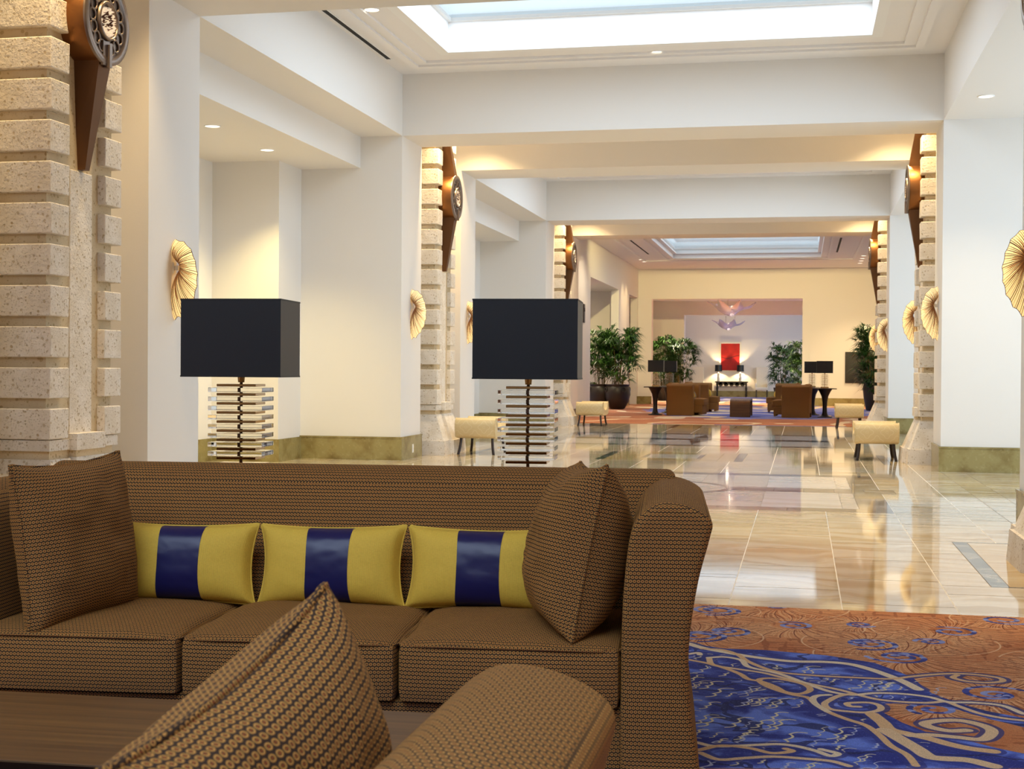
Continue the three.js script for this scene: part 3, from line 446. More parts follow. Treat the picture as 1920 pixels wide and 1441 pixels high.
const pil = {
  core: boxUV(merged([cbox(0.64, 4.35, 0.90, -0.23, 2.87, 0)])), strip: boxUV(rbox(0.2, 1.9, 0.31, 0.008, 0.0, 1.64, 0, 1)),
  slab: boxUV(merged([cbox(0.69, 0.075, 0.96, -0.21, 0.657, 0), cbox(0.2, 0.115, 0.40, 0.085, 0.672, 0)])), neck: boxUV(merged([cbox(0.66, 0.06, 0.88, -0.22, 0.59, 0), cbox(0.2, 0.06, 0.34, 0.06, 0.59, 0)])),
  flare: boxUV(merged([frustum(0.265, 0.56, 0.2, 0.13, 0.46, 0.56), frustum(0.315, 0.25, 0.2, 0.165, 0.18, 0.565)])), plinth: boxUV(merged([frustum(0.30, 0.62, 0, 0.285, 0.6, 0.2), frustum(0.355, 0.3, 0, 0.34, 0.28, 0.2)])),
};
for (const k of Object.keys(pil)) pil[k].userData.done = true;
const PC = [1.97, 1.78, 1.78], SIDE = { left: [L, 0], right: [R, Math.PI] }, where = ['at the front portal', 'at the middle portal', 'at the farthest portal'];
function pilaster(side, i) {
  const [x, turn] = SIDE[side], dc = PORTALS[i] + PC[i], t = thing('stone_pilaster', `rusticated coral stone pilaster on the ${side} ${where[i]}`, 'pilaster', [x, 0, -dc], turn);
  mesh('core', pil.core, M.stoneCore, t); mesh('centre_strip', pil.strip, M.stone, t); mesh('base_slab', pil.slab, M.stone, t); mesh('neck', pil.neck, M.stoneCore, t); mesh('flared_base', pil.flare, M.stone, t); mesh('plinth', pil.plinth, M.stone, t);
  let n = 0;
  for (let k = 0; k < 15; k++) for (const s of [-1, 1]) { const b = mesh('stone_block', blockGeos[(n * 5 + k) % 3], M.stone, t); n++; b.position.set(-0.2, 0.806 + k * 0.281, s * 0.375); }
  // the two lamps in the portal ceiling that graze it
  for (const s of [-1, 1]) { const g = spot(t, WARM, i ? 30 : 26, i && s < 0 === (side === 'left') ? 1.05 : 0.6, 0.7, [0.42, 5.0, s * 0.72], [0.16, 1.2, s * 0.42], 3); }
  return t;
}
for (const i of [0, 1, 2]) { pilaster('left', i); pilaster('right', i); }
for (const i of [0, 1, 2]) for (const [s, x, q] of [['left', L, 1], ['right', R, -1]]) for (const [e, w] of [[-0.72, 'nearer'], [0.72, 'farther']]) downlight(x + q * 0.42, 5.05, PORTALS[i] + PC[i] + e, `${w} grazing downlight over the ${s} pilaster ${where[i]}`, 0);

// bronze wall lamp: a drum between two long wedges
const sc = (() => {
  const wedge = (s) => { const f = [], p = (x, y, z) => [x, s * y, z], y0 = 0.26, y1 = 1.055, top = [[-0.10, y0, -0.10], [0.20, y0, -0.085], [0.20, y0, 0.085], [-0.10, y0, 0.10]], bot = [[-0.10, y1, -0.05], [0.06, y1, -0.03], [0.06, y1, 0.03], [-0.10, y1, 0.05]];
    const q = (a, b, c, d) => f.push(p(...a), p(...b), p(...c), p(...a), p(...c), p(...d)); for (let k = 0; k < 4; k++) { const j = (k + 1) % 4; q(top[k], bot[k], bot[j], top[j]); } q(top[0], top[1], top[2], top[3]); q(bot[3], bot[2], bot[1], bot[0]);
    const g = new THREE.BufferGeometry(); g.setAttribute('position', new THREE.BufferAttribute(new Float32Array(f.flat()), 3)); if (s < 0) { const a = g.attributes.position; for (let i = 0; i < a.count; i += 3) { const t = [a.getX(i), a.getY(i), a.getZ(i)]; a.setXYZ(i, a.getX(i + 1), a.getY(i + 1), a.getZ(i + 1)); a.setXYZ(i + 1, ...t); } } g.computeVertexNormals(); return boxUV(g); };
  const drum = boxUV(smoothed(lathe([[0.0, -0.12], [0.295, -0.12], [0.305, -0.1], [0.305, 0.10], [0.30, 0.115], [0.0, 0.115]], 56).rotateZ(-Math.PI / 2).translate(0.08, 0, 0), 0.6));
  const face = boxUV(lathe([[0.0, 0.0], [0.255, 0.0], [0.262, 0.022], [0.312, 0.022], [0.314, 0.0]], 56).rotateZ(-Math.PI / 2).translate(0.197, 0, 0));
  const ring = boxUV(new THREE.TorusGeometry(0.043, 0.0085, 8, 22).rotateY(Math.PI / 2)), hub = boxUV(lathe([[0.118, 0], [0.118, 0.03], [0.13, 0.034], [0.14, 0.024], [0.14, 0]], 44).rotateZ(-Math.PI / 2).translate(0.2, 0, 0));
  const keel = boxUV(merged([cbox(0.05, 0.16, 0.028, 0.215, -0.25, 0), cbox(0.02, 0.17, 0.13, 0.208, -0.235, 0)]));
  const gem = (n, r0, seed, h) => { const r = rng(seed), l = []; for (let i = 0; i < n; i++) { const a = r() * 6.283, q = Math.sqrt(r()) * r0; l.push(new THREE.ConeGeometry(0.010 + r() * 0.012, h + r() * 0.018, 5).rotateZ(-Math.PI / 2).rotateX(r() * 0.8).rotateY((r() - 0.5) * 0.9).translate(0.21, q * Math.cos(a), q * Math.sin(a))); } return merged(l); };
  return { wu: wedge(1), wd: wedge(-1), drum, face, ring, hub, keel, gem: boxUV(gem(110, 0.112, 3, 0.03)), gem2: boxUV(gem(60, 0.07, 8, 0.036)) };
})();
for (const k of Object.keys(sc)) sc[k].userData.done = true;
function bronzeLamp(side, i) {
  const [x, turn] = SIDE[side], t = thing('bronze_sconce', `bronze drum and wedge wall lamp on the ${side} stone pilaster ${where[i]}`, 'wall lamp', [x + (side === 'left' ? 0.085 : -0.085), 3.655, -(PORTALS[i] + PC[i])], turn);
  mesh('upper_wedge', sc.wu, M.bronzeDark, t); mesh('lower_wedge', sc.wd, M.bronzeDark, t); mesh('drum', sc.drum, M.bronze, t);
  const f = mesh('face_disc', sc.face, M.bronzeFace, t); mesh('keel', sc.keel, M.bronzeFace, t); const h = mesh('hub', sc.hub, M.bronzeFace, t);
  for (let k = 0; k < 14; k++) { const a = (k < 7 ? 0.32 + k * 0.41 : Math.PI + 0.32 + (k - 7) * 0.41) - Math.PI / 2 + Math.PI / 2; const q = mesh('ring', sc.ring, M.bronzeFace, f); q.position.set(0.206, 0.2 * Math.cos(a), 0.2 * Math.sin(a)); }
  mesh('crystal_lens', sc.gem, M.geode, h); mesh('dark_crystals', sc.gem2, M.geodeDark, h);
}
for (const i of [0, 1, 2]) { bronzeLamp('left', i); bronzeLamp('right', i); }

// pleated shell wall lamp: folds fan out from a pinched middle
const shellGeo = (() => {
  const rim = new THREE.CatmullRomCurve3([[0.012, 0.31], [0.085, 0.29], [0.15, 0.225], [0.19, 0.125], [0.21, 0.02], [0.205, -0.085], [0.18, -0.185], [0.13, -0.275], [0.065, -0.345], [0.008, -0.365]].map(([x, y]) => V(x, y, 0)));
  const pinch = V(0.045, 0.075, 0), NU = 160, NV = 14, sides = [], edge = [];
  for (const s of [1, -1]) {
    const pos = [], uv = [], idx = [];
    for (let i = 0; i <= NU; i++) {
      const u = i / NU, q = rim.getPoint(u), sc9 = Math.abs(Math.sin(u * Math.PI * 9)), rad = 1 - 0.055 * sc9, a = pinch.clone(); a.y += (0.5 - u) * 0.06; a.x += 0.012 * Math.sin(u * Math.PI);
      for (let j = 0; j <= NV; j++) {
        const v = j / NV, p = a.clone().lerp(q, v * rad), bow = Math.sin(Math.PI * Math.pow(v, 0.8)), pleat = 0.012 * Math.abs(Math.sin(u * Math.PI * 27)) * v * (1.15 - v);
        const away = (1 - Math.sin(u * Math.PI)); p.x -= away * 0.03 * Math.sin(Math.PI * v);
        pos.push(p.x, p.y, s * (0.012 + 0.085 * bow * (0.55 + 0.45 * Math.sin(u * Math.PI)) + pleat) * (j === NV ? 0.35 : 1)); uv.push(u, v);
        if (s > 0 && j === NV && i % 2 === 0) edge.push([p.x, p.y, 0]);
      }
    }
    for (let i = 0; i < NU; i++) for (let j = 0; j < NV; j++) { const k = i * (NV + 1) + j; s > 0 ? idx.push(k, k + 1, k + NV + 1, k + 1, k + NV + 2, k + NV + 1) : idx.push(k, k + NV + 1, k + 1, k + 1, k + NV + 1, k + NV + 2); }
    const g = new THREE.BufferGeometry(); g.setAttribute('position', new THREE.Float32BufferAttribute(pos, 3)); g.setAttribute('uv', new THREE.Float32BufferAttribute(uv, 2)); g.setIndex(idx); g.computeVertexNormals(); sides.push(g.toNonIndexed());
  }
  return { body: mergeGeometries(sides), wire: boxUV(tube(edge, 0.0035, 160, 5)), bracket: boxUV(merged([cbox(0.045, 0.04, 0.024, 0.02, 0.07, 0), rbox(0.01, 0.1, 0.06, 0.004, 0.005, 0.07, 0, 1)])) };
})();
shellGeo.wire.userData.done = shellGeo.bracket.userData.done = true;
function shellLamp(side, d, label) {
  const [x, turn] = SIDE[side], t = thing('shell_sconce', label, 'wall lamp', [x, 1.96, -d], turn);
  mesh('shell_shade', shellGeo.body, M.shell, t, true); mesh('rim_wire', shellGeo.wire, M.rimWire, t); mesh('wall_bracket', shellGeo.bracket, M.cream, t);
  glow(t, WARM, 0.06, [0.29, -0.05, 0], 8);
}
shellLamp('left', 10.72, 'lit pleated shell wall lamp above the left black lampshade');
shellLamp('left', 17.88, 'lit pleated shell wall lamp on the left pier of the middle portal');
shellLamp('left', 21.07, 'lit shell wall lamp half hidden by the right black lampshade');
shellLamp('right', 10.72, 'lit pleated shell wall lamp cut by the right edge of the view');
shellLamp('right', 17.88, 'lit shell wall lamp on the right pier in front of the stone pilaster');
shellLamp('right', 21.07, 'lit shell wall lamp on the right, just beyond the middle stone pilaster');
shellLamp('right', 28.28, 'lit shell wall lamp on the right pier before the farthest pilaster');
shellLamp('right', 31.47, 'smallest lit shell wall lamp on the right, next to the palm');

// ---------- seating ----------
function pillowGeo(w, h, t, { pull = 0.05, seed = 1, wrinkle = 0.006, u0 = -1, u1 = 1, off = 0, n = 34, sag = 0 } = {}) {
  const out = [];
  for (const s of [1, -1]) {
    const pos = [], uv = [], idx = [];
    for (let i = 0; i <= n; i++) for (let j = 0; j <= n; j++) {
      const u = u0 + (u1 - u0) * i / n, v = -1 + 2 * j / n, eu = Math.sign(u) * Math.pow(Math.abs(u), 0.9), ev = Math.sign(v) * Math.pow(Math.abs(v), 0.9);
      const x = eu * w / 2 * (1 - pull * (1 - v * v)), y = ev * h / 2 * (1 - pull * (1 - u * u));
      const f = Math.pow(Math.max(0, (1 - Math.pow(Math.abs(u), 2.6)) * (1 - Math.pow(Math.abs(v), 2.6))), 0.47), k = (fbm(u * 3 + 20, v * 3 + 20, 64, 64, seed, 3) - 0.45) * wrinkle * 4 * f;
      const sg = sag * f * (v < 0 ? 1 + 0.4 * -v : 1 - 0.3 * v);
      pos.push(x, y, s * (t / 2 * f * (1 + sg) + k + off + 0.004)); uv.push(x, y);
    }
    const at = (i, j) => V(pos[(i * (n + 1) + j) * 3], pos[(i * (n + 1) + j) * 3 + 1], pos[(i * (n + 1) + j) * 3 + 2]), mid = n >> 1;
    for (let q = 0; q <= n; q++) { for (const dir of [1, -1]) { let a = 0, b = 0; for (let k = mid; dir > 0 ? k <= n : k >= 0; k += dir) { if (k !== mid) { a += dir * at(k, q).distanceTo(at(k - dir, q)); b += dir * at(q, k).distanceTo(at(q, k - dir)); } uv[(k * (n + 1) + q) * 2] = a; uv[(q * (n + 1) + k) * 2 + 1] = b; } } }
    for (let i = 0; i < n; i++) for (let j = 0; j < n; j++) { const k = i * (n + 1) + j; s > 0 ? idx.push(k, k + n + 1, k + 1, k + 1, k + n + 1, k + n + 2) : idx.push(k, k + 1, k + n + 1, k + 1, k + n + 2, k + n + 1); }
    const g = new THREE.BufferGeometry(); g.setAttribute('position', new THREE.Float32BufferAttribute(pos, 3)); g.setAttribute('uv', new THREE.Float32BufferAttribute(uv, 2)); g.setIndex(idx); g.computeVertexNormals(); out.push(g.toNonIndexed());
  }
  return mergeGeometries(out);
}
function seam(w, h, pull, r = 0.006) { const p = []; for (let k = 0; k < 80; k++) { const a = k / 80 * 4, e = Math.floor(a), f = a - e, s = -1 + 2 * f; const [u, v] = [[s, -1], [1, s], [-s, 1], [-1, -s]][e]; p.push([u * w / 2 * (1 - pull * (1 - v * v)), v * h / 2 * (1 - pull * (1 - u * u)), 0]); } return boxUV(tube(p, r, 160, 6, true)); }
// sofa: origin on the floor under the middle of the seat's front edge, front towards +z
function sofa(name, label, category, W, seats, group, armFront = 0.02) {
  const t = thing(name, label, category, [0, 0, 0], 0, group), w = W / 2;
  const armP = [[0, 0], [0.0, 0.45], [0.012, 0.68], [0.035, 0.785], [0.09, 0.838], [0.15, 0.842], [0.21, 0.822], [0.243, 0.79], [0.235, 0.74], [0.205, 0.62], [0.183, 0.45], [0.19, 0.28], [0.215, 0.1], [0.225, 0]];
  const dense = (pts) => { const c = new THREE.CatmullRomCurve3(pts.map(([x, y]) => V(x, y, 0)), false, 'catmullrom', 0.5).getPoints(64); return c.map((p) => [p.x, Math.max(0, p.y)]); };
  const arm = smoothed(extrude(dense(armP), 0.95 + armFront, 0.022, false, 4).translate(0, 0, -0.95), 0.9);
  const armL = smoothed(extrude(dense(armP).map(([x, y]) => [-x, y]).reverse(), 0.95 + armFront, 0.022, false, 4).translate(0, 0, -0.95), 0.9);
  mesh('arm', arm.translate(w, 0, 0), M.fabric, t); mesh('arm', armL.translate(-w, 0, 0), M.fabric, t);
  // backrest: profile in (depth, height) swept across
  const bp = dense([[-0.60, 0.12], [-0.60, 0.40], [-0.635, 0.56], [-0.69, 0.70], [-0.755, 0.80], [-0.83, 0.862], [-0.90, 0.868], [-0.955, 0.83], [-0.97, 0.74], [-0.955, 0.5], [-0.95, 0.12]]).map(([z, y]) => [-z, y]);
  mesh('backrest', smoothed(extrude(bp, W + 0.30, 0.03, false, 4).rotateY(Math.PI / 2).translate(-w - 0.15, 0, 0), 0.9), M.fabric, t);
  mesh('base_rail', [rbox(W + 0.02, 0.20, 0.62, 0.015, 0, 0.175, -0.33), rbox(W + 0.1, 0.05, 0.06, 0.012, 0, 0.055, -0.06)], M.fabric, t);
  const sw = W / seats;
  for (let k = 0; k < seats; k++) {
    const g = rbox(sw - 0.006, 0.165, 0.66, 0.022, 0, 0, 0, 6), p = g.attributes.position;
    const b = new THREE.BoxGeometry(sw - 0.006, 0.165, 0.66, 30, 5, 22); const q = b.attributes.position, hx = (sw - 0.006) / 2, hy = 0.0825, hz = 0.33, rr = 0.02;
    for (let i = 0; i < q.count; i++) {
      let x = q.getX(i), y = q.getY(i), z = q.getZ(i); const cx = THREE.MathUtils.clamp(x, -hx + rr, hx - rr), cy = THREE.MathUtils.clamp(y, -hy + rr, hy - rr), cz = THREE.MathUtils.clamp(z, -hz + rr, hz - rr), dx = x - cx, dy = y - cy, dz = z - cz, l = Math.hypot(dx, dy, dz) || 1;
      if (l > 1e-6) { x = cx + dx / l * rr; y = cy + dy / l * rr; z = cz + dz / l * rr; }
      const nx = x / hx, nz = z / hz; if (y > 0) y += 0.026 * (1 - nx ** 4) * (1 - nz ** 4) + (fbm(nx * 2 + 8 + k * 3, nz * 2 + 8, 64, 64, 400 + k, 3) - 0.45) * 0.014; if (z > 0.25) z += 0.012 * (1 - nx ** 4) * (1 - (y / hy) ** 2 * 0.6);
      q.setXYZ(i, x, y, z);
    }
    const cu = mesh('seat_cushion', smoothed(b, 0.8).translate(-w + sw * (k + 0.5), 0.357, -0.315), M.fabric, t);
    const x0 = -w + sw * k + 0.008, x1 = x0 + sw - 0.016; mesh('piping', [tube([[x0, 0.43, -0.6], [x0, 0.43, -0.02], [x0 + 0.03, 0.434, 0.008], [(x0 + x1) / 2, 0.436, 0.016], [x1 - 0.03, 0.434, 0.008], [x1, 0.43, -0.02], [x1, 0.43, -0.6]], 0.005, 70, 6)], M.fabric, cu);
  }
  return t;
}
const SW = 1.865, SA = 5.5 * RAD;
const sofa1 = sofa('sofa', 'long brown ring-patterned sofa facing us, holding the yellow cushions', 'sofa', SW, 3); sofa1.position.set(-1.404, 0, -3.645); sofa1.rotation.y = SA;
copy(sofa1, 'brown ring-patterned sofa arm in the foreground, its back towards us', [-1.39, 0, -1.63], Math.PI);
const onSofa = (x, y, z) => { const v = V(x, y, z).applyAxisAngle(V(0, 1, 0), SA); return [v.x - 1.404, v.y, v.z - 3.645]; };
function pillow(label, pos, rot, seed, size = 0.5, thick = 0.2) {
  const t = thing('throw_pillow', label, 'pillow', pos); t.rotation.set(...rot, 'YXZ');
  mesh('pillow_body', pillowGeo(size, size, thick, { seed, pull: 0.085, wrinkle: 0.009, sag: 0.15 }), M.fabric, t, true); mesh('edge_seam', seam(size, size, 0.085, 0.005), M.fabric, t); return t;
}
pillow('brown ring-patterned pillow leaning at the left end of the sofa', onSofa(-0.72, 0.675, -0.23), [-0.12, 1.31 + SA, 0.03], 11, 0.50, 0.17);
pillow('brown ring-patterned pillow standing against the right sofa arm', onSofa(0.79, 0.68, -0.28), [-0.2, -1.37 + SA, 0.05], 17, 0.50, 0.24);
pillow('brown ring-patterned pillow nearest to us, its corner pointing up', [-0.52, 0.672, -1.26], [0.03, -1.6, -0.15], 23, 0.5, 0.2);
function stripedCushion(label, pos, rot, seed) {
  const t = thing('striped_cushion', label, 'cushion', pos, 0, 'yellow cushions with a blue band on the sofa'); t.rotation.set(...rot, 'YXZ'); const w = 0.475, h = 0.258, k = 0.15, o = { seed, pull: 0.085, wrinkle: 0.0014 };
  mesh('cushion_body', pillowGeo(w, h, k, o), M.yellow, t, true); mesh('satin_band', pillowGeo(w, h, k, { ...o, u0: -0.27, u1: 0.27, off: 0.0016 }), M.satin, t, true); mesh('edge_seam', seam(w, h, 0.085, 0.004), M.yellow, t); return t;
}
stripedCushion('yellow cushion with a blue satin band, left of the three on the sofa', onSofa(-0.49, 0.57, -0.535), [-0.20, SA + 0.03, 0], 31);
stripedCushion('yellow cushion with a blue satin band, middle of the three on the sofa', onSofa(-0.005, 0.572, -0.535), [-0.20, SA, 0.01], 37);
stripedCushion('yellow cushion with a blue satin band, partly behind the right brown pillow', onSofa(0.475, 0.572, -0.535), [-0.20, SA - 0.02, -0.005], 41);
// waterfall coffee table: a wide board that rolls down to the floor at both ends
function waterfall(label, pos, turn, len, dep, hgt) {
  const t = thing('coffee_table', label, 'table', pos, turn), o = [], n = 14, r = 0.16, th = 0.05;
  const arc = (R0, sgn) => Array.from({ length: n + 1 }, (_, k) => { const a = Math.PI / 2 * k / n; return [sgn * (len / 2 - r + R0 * Math.cos(a)), hgt - r + R0 * Math.sin(a)]; });
  const outer = [[len / 2, 0], ...arc(r, 1), ...arc(r, -1).reverse(), [-len / 2, 0]], inner = [[-len / 2 + th, 0], ...arc(r - th, -1), ...arc(r - th, 1).reverse(), [len / 2 - th, 0]];
  mesh('board', smoothed(extrude([...outer, ...inner], dep, 0.004, false, 1).translate(0, 0, -dep / 2), 0.5), M.wood, t);
  mesh('edge_band', smoothed(extrude([...outer.map(([x, y]) => [x * 0.999, y * 0.999]), ...inner.map(([x, y]) => [x * 0.999, y * 0.999])], 0.012).translate(0, 0, dep / 2 - 0.004), 0.5), M.darkWood, t);
  mesh('foot', [cbox(0.06, 0.012, dep - 0.02, len / 2 - 0.03, 0.006, 0), cbox(0.06, 0.012, dep - 0.02, -len / 2 + 0.03, 0.006, 0)], M.black, t);
  return t;
}
waterfall('brown wooden coffee table between the two long sofas', [-1.45, 0.006, -2.73], 1.9 * RAD, 1.72, 0.54, 0.414);
waterfall('dark rounded coffee table between the far armchairs', [-1.57, 0.006, -37.0], Math.PI / 2, 1.5, 0.52, 0.46);

// ---------- lamps on pedestal consoles ----------
function pedestalConsole(label, pos, turn, len, dep, ped) {
  const t = thing('pedestal_console', label, 'table', pos, turn);
  mesh('table_top', [rbox(len, 0.024, dep, 0.006, 0, 0.753, 0, 2)], M.darkWood, t);
  for (const x of ped) { const g = lathe([[0, 0], [0.19, 0], [0.19, 0.018], [0.12, 0.03], [0.085, 0.06], [0.062, 0.13], [0.055, 0.26], [0.065, 0.42], [0.09, 0.56], [0.14, 0.665], [0.185, 0.739], [0, 0.741]], 40); const p = mesh('pedestal', [smoothed(g, 0.8)], M.darkWood, t); p.position.x = x; }
  return t;
}
function stackLamp(label, pos, turn, group) {
  const t = thing('table_lamp', label, 'lamp', pos, turn, group);
  const W = 0.415, D = 0.28, y0 = 0.391, y1 = 0.707, th = 0.004;
  const sh = mesh('lamp_shade', [cbox(W, y1 - y0, th, 0, (y0 + y1) / 2, D / 2), cbox(W, y1 - y0, th, 0, (y0 + y1) / 2, -D / 2), cbox(th, y1 - y0, D - th, W / 2 - th / 2, (y0 + y1) / 2, 0), cbox(th, y1 - y0, D - th, -W / 2 + th / 2, (y0 + y1) / 2, 0)], M.shade, t);
  const e = 0.006, band = (y) => [cbox(W + 0.003, e, 0.007, 0, y, D / 2), cbox(W + 0.003, e, 0.007, 0, y, -D / 2), cbox(0.007, e, D, W / 2 - th / 2, y, 0), cbox(0.007, e, D, -W / 2 + th / 2, y, 0)];
  for (const y of [y0 + e / 2, y1 - e / 2]) mesh('shade_trim', band(y), M.shadeTrim, sh);
  mesh('spider', [cyl(0.004, 0.004, 0.2, 0, 0.56, 0, 8), cbox(W - 0.01, 0.005, 0.006, 0, y1 - 0.05, 0), cyl(0.016, 0.016, 0.07, 0, 0.425, 0, 16)], M.brass, t);
  mesh('rod', [cyl(0.0065, 0.0065, 0.395, 0, 0.1975, 0, 12)], M.bronzeDark, t); mesh('collar', [cyl(0.015, 0.013, 0.022, 0, 0.38, 0, 16)], M.brass, t);
  mesh('foot_plate', [rbox(0.2, 0.036, 0.15, 0.003, 0, 0.018, 0, 1)], M.plate, t);
  for (let k = 0; k < 9; k++) mesh('metal_plate', plateGeo, M.plate, t).position.y = 0.0595 + k * 0.0372;
  for (let k = 0; k < 8; k++) mesh('acrylic_block', acrylicGeo, M.acrylic, t).position.y = 0.0595 + k * 0.0372;
  return t;
}
const plateGeo = boxUV(rbox(0.165, 0.0105, 0.135, 0.0015, 0, 0, 0, 1)), acrylicGeo = boxUV(rbox(0.228, 0.0185, 0.165, 0.0018, 0, 0.0185, 0, 1)); plateGeo.userData.done = acrylicGeo.userData.done = true;
const CT = 0.765;
pedestalConsole('long dark console table behind the sofa, carrying the two near lamps', [-1.675, 0.006, -5.40], 5.1 * RAD, 2.1, 0.5, [-0.7, 0.7]);
stackLamp('black boxy shade lamp on a stacked clear base, left one behind the sofa', [-2.266, CT + 0.006, -5.342], 5.1 * RAD, 'lamps behind the sofa');
stackLamp('black boxy shade lamp on a stacked clear base, right one behind the sofa', [-1.078, CT + 0.006, -5.446], 5.1 * RAD, 'lamps behind the sofa');
pedestalConsole('dark pedestal console left of the far armchairs', [-3.78, 0.006, -38.1], Math.PI / 2 - 0.08, 2.9, 0.46, [-1.0, 1.0]);
pedestalConsole('dark pedestal console right of the far armchairs', [0.44, 0.006, -37.85], Math.PI / 2 + 0.15, 2.9, 0.46, [-1.0, 1.0]);
stackLamp('far black shade lamp on the left console, nearer one', [-3.84, CT + 0.006, -37.1], 0, 'far lamps'); stackLamp('far black shade lamp on the left console, farther one', [-3.68, CT + 0.006, -39.2], 0, 'far lamps');
stackLamp('far black shade lamp on the right console, nearer one', [0.58, CT + 0.006, -36.85], 0, 'far lamps'); stackLamp('far black shade lamp on the right console, farther one', [0.27, CT + 0.006, -38.9], 0, 'far lamps');

// ---------- scrolled benches ----------
function bench(label, pos) {
  const t = thing('scroll_bench', label, 'bench', pos, 0, 'cream scrolled benches along the hall'), w = 0.58;
  // side outline in (z, y): two rolls and the dip between them
  const pr = [[-0.42, 0.25], [-0.455, 0.34], [-0.46, 0.43], [-0.43, 0.495], [-0.37, 0.515], [-0.31, 0.49], [-0.285, 0.43], [-0.25, 0.375], [-0.15, 0.345], [0, 0.335], [0.15, 0.345], [0.25, 0.375], [0.285, 0.43], [0.31, 0.49], [0.37, 0.515], [0.43, 0.495], [0.46, 0.43], [0.455, 0.34], [0.42, 0.25], [0.30, 0.225], [0, 0.215], [-0.30, 0.225]];
  const g = smoothed(extrude(pr.map(([z, y]) => [-z, y]), w, 0.018, true, 4).rotateY(Math.PI / 2).translate(-w / 2, 0, 0), 0.8);
  const b = mesh('upholstery', g, M.damask, t);
  for (const s of [-1, 1]) {
    mesh('side_welt', [tube(pr.slice(0, 19).map(([z, y]) => [s * (w / 2 - 0.004), y + 0.001, z]), 0.006, 90, 6)], M.damask, b);
    for (const q of [-1, 1]) mesh('scroll_button', [cyl(0.032, 0.032, 0.01, 0, 0, 0, 20).rotateZ(Math.PI / 2).translate(s * (w / 2 + 0.001), 0.445, q * 0.375)], M.damask, b);
  }
  for (const x of [-1, 1]) for (const z of [-1, 1]) { const l = tube([[x * 0.225, 0.245, z * 0.33], [x * 0.23, 0.16, z * 0.345], [x * 0.24, 0.08, z * 0.365], [x * 0.255, 0.0, z * 0.385]], 0.02, 14, 8); mesh('leg', [l], M.leg, t); }
  return t;
}
bench('cream scrolled bench by the left stone pilaster, seen beside the lamp base', [-4.48, 0, -19.25]);
bench('smaller cream scrolled bench on the left before the potted palms', [-4.46, 0, -29.75]);
bench('cream scrolled bench in front of the right stone pilaster base', [0.995, 0, -19.6]);
bench('smaller cream scrolled bench on the right, behind the nearer right one', [0.99, 0, -30.35]);

// ---------- the far lounge ----------
const chair = sofa('armchair', 'brown armchair on the left of the far lounge, nearer one', 'armchair', 0.62, 1, 'brown armchairs of the far lounge', -0.24);
chair.position.set(-2.53, 0.006, -37.30); chair.rotation.y = Math.PI / 2 - 0.12;
copy(chair, 'brown armchair on the left of the far lounge, farther one', [-2.38, 0.006, -40.6], Math.PI / 2 - 0.05);
copy(chair, 'brown armchair on the right of the far lounge, nearer one', [-0.72, 0.006, -36.75], -Math.PI / 2 - 0.06);
copy(chair, 'brown armchair on the right of the far lounge, farther one', [-0.98, 0.006, -40.4], -Math.PI / 2);
{
  const small = (label, pos, ry) => { const c = stripedCushion(label, pos, [-0.3, ry, 0], 47); c.userData.group = 'small far cushions'; c.scale.setScalar(0.8); };
  small('small yellow and blue cushion on the nearer left far armchair', [-2.86, 0.555, -37.27], Math.PI / 2 - 0.12);
  small('small yellow and blue cushion on the farther left far armchair', [-2.64, 0.555, -40.6], Math.PI / 2);
  small('small yellow and blue cushion on the nearer right far armchair', [-0.46, 0.555, -36.75], -Math.PI / 2);
  small('small yellow and blue cushion on the farther right far armchair', [-0.72, 0.555, -40.4], -Math.PI / 2);
}
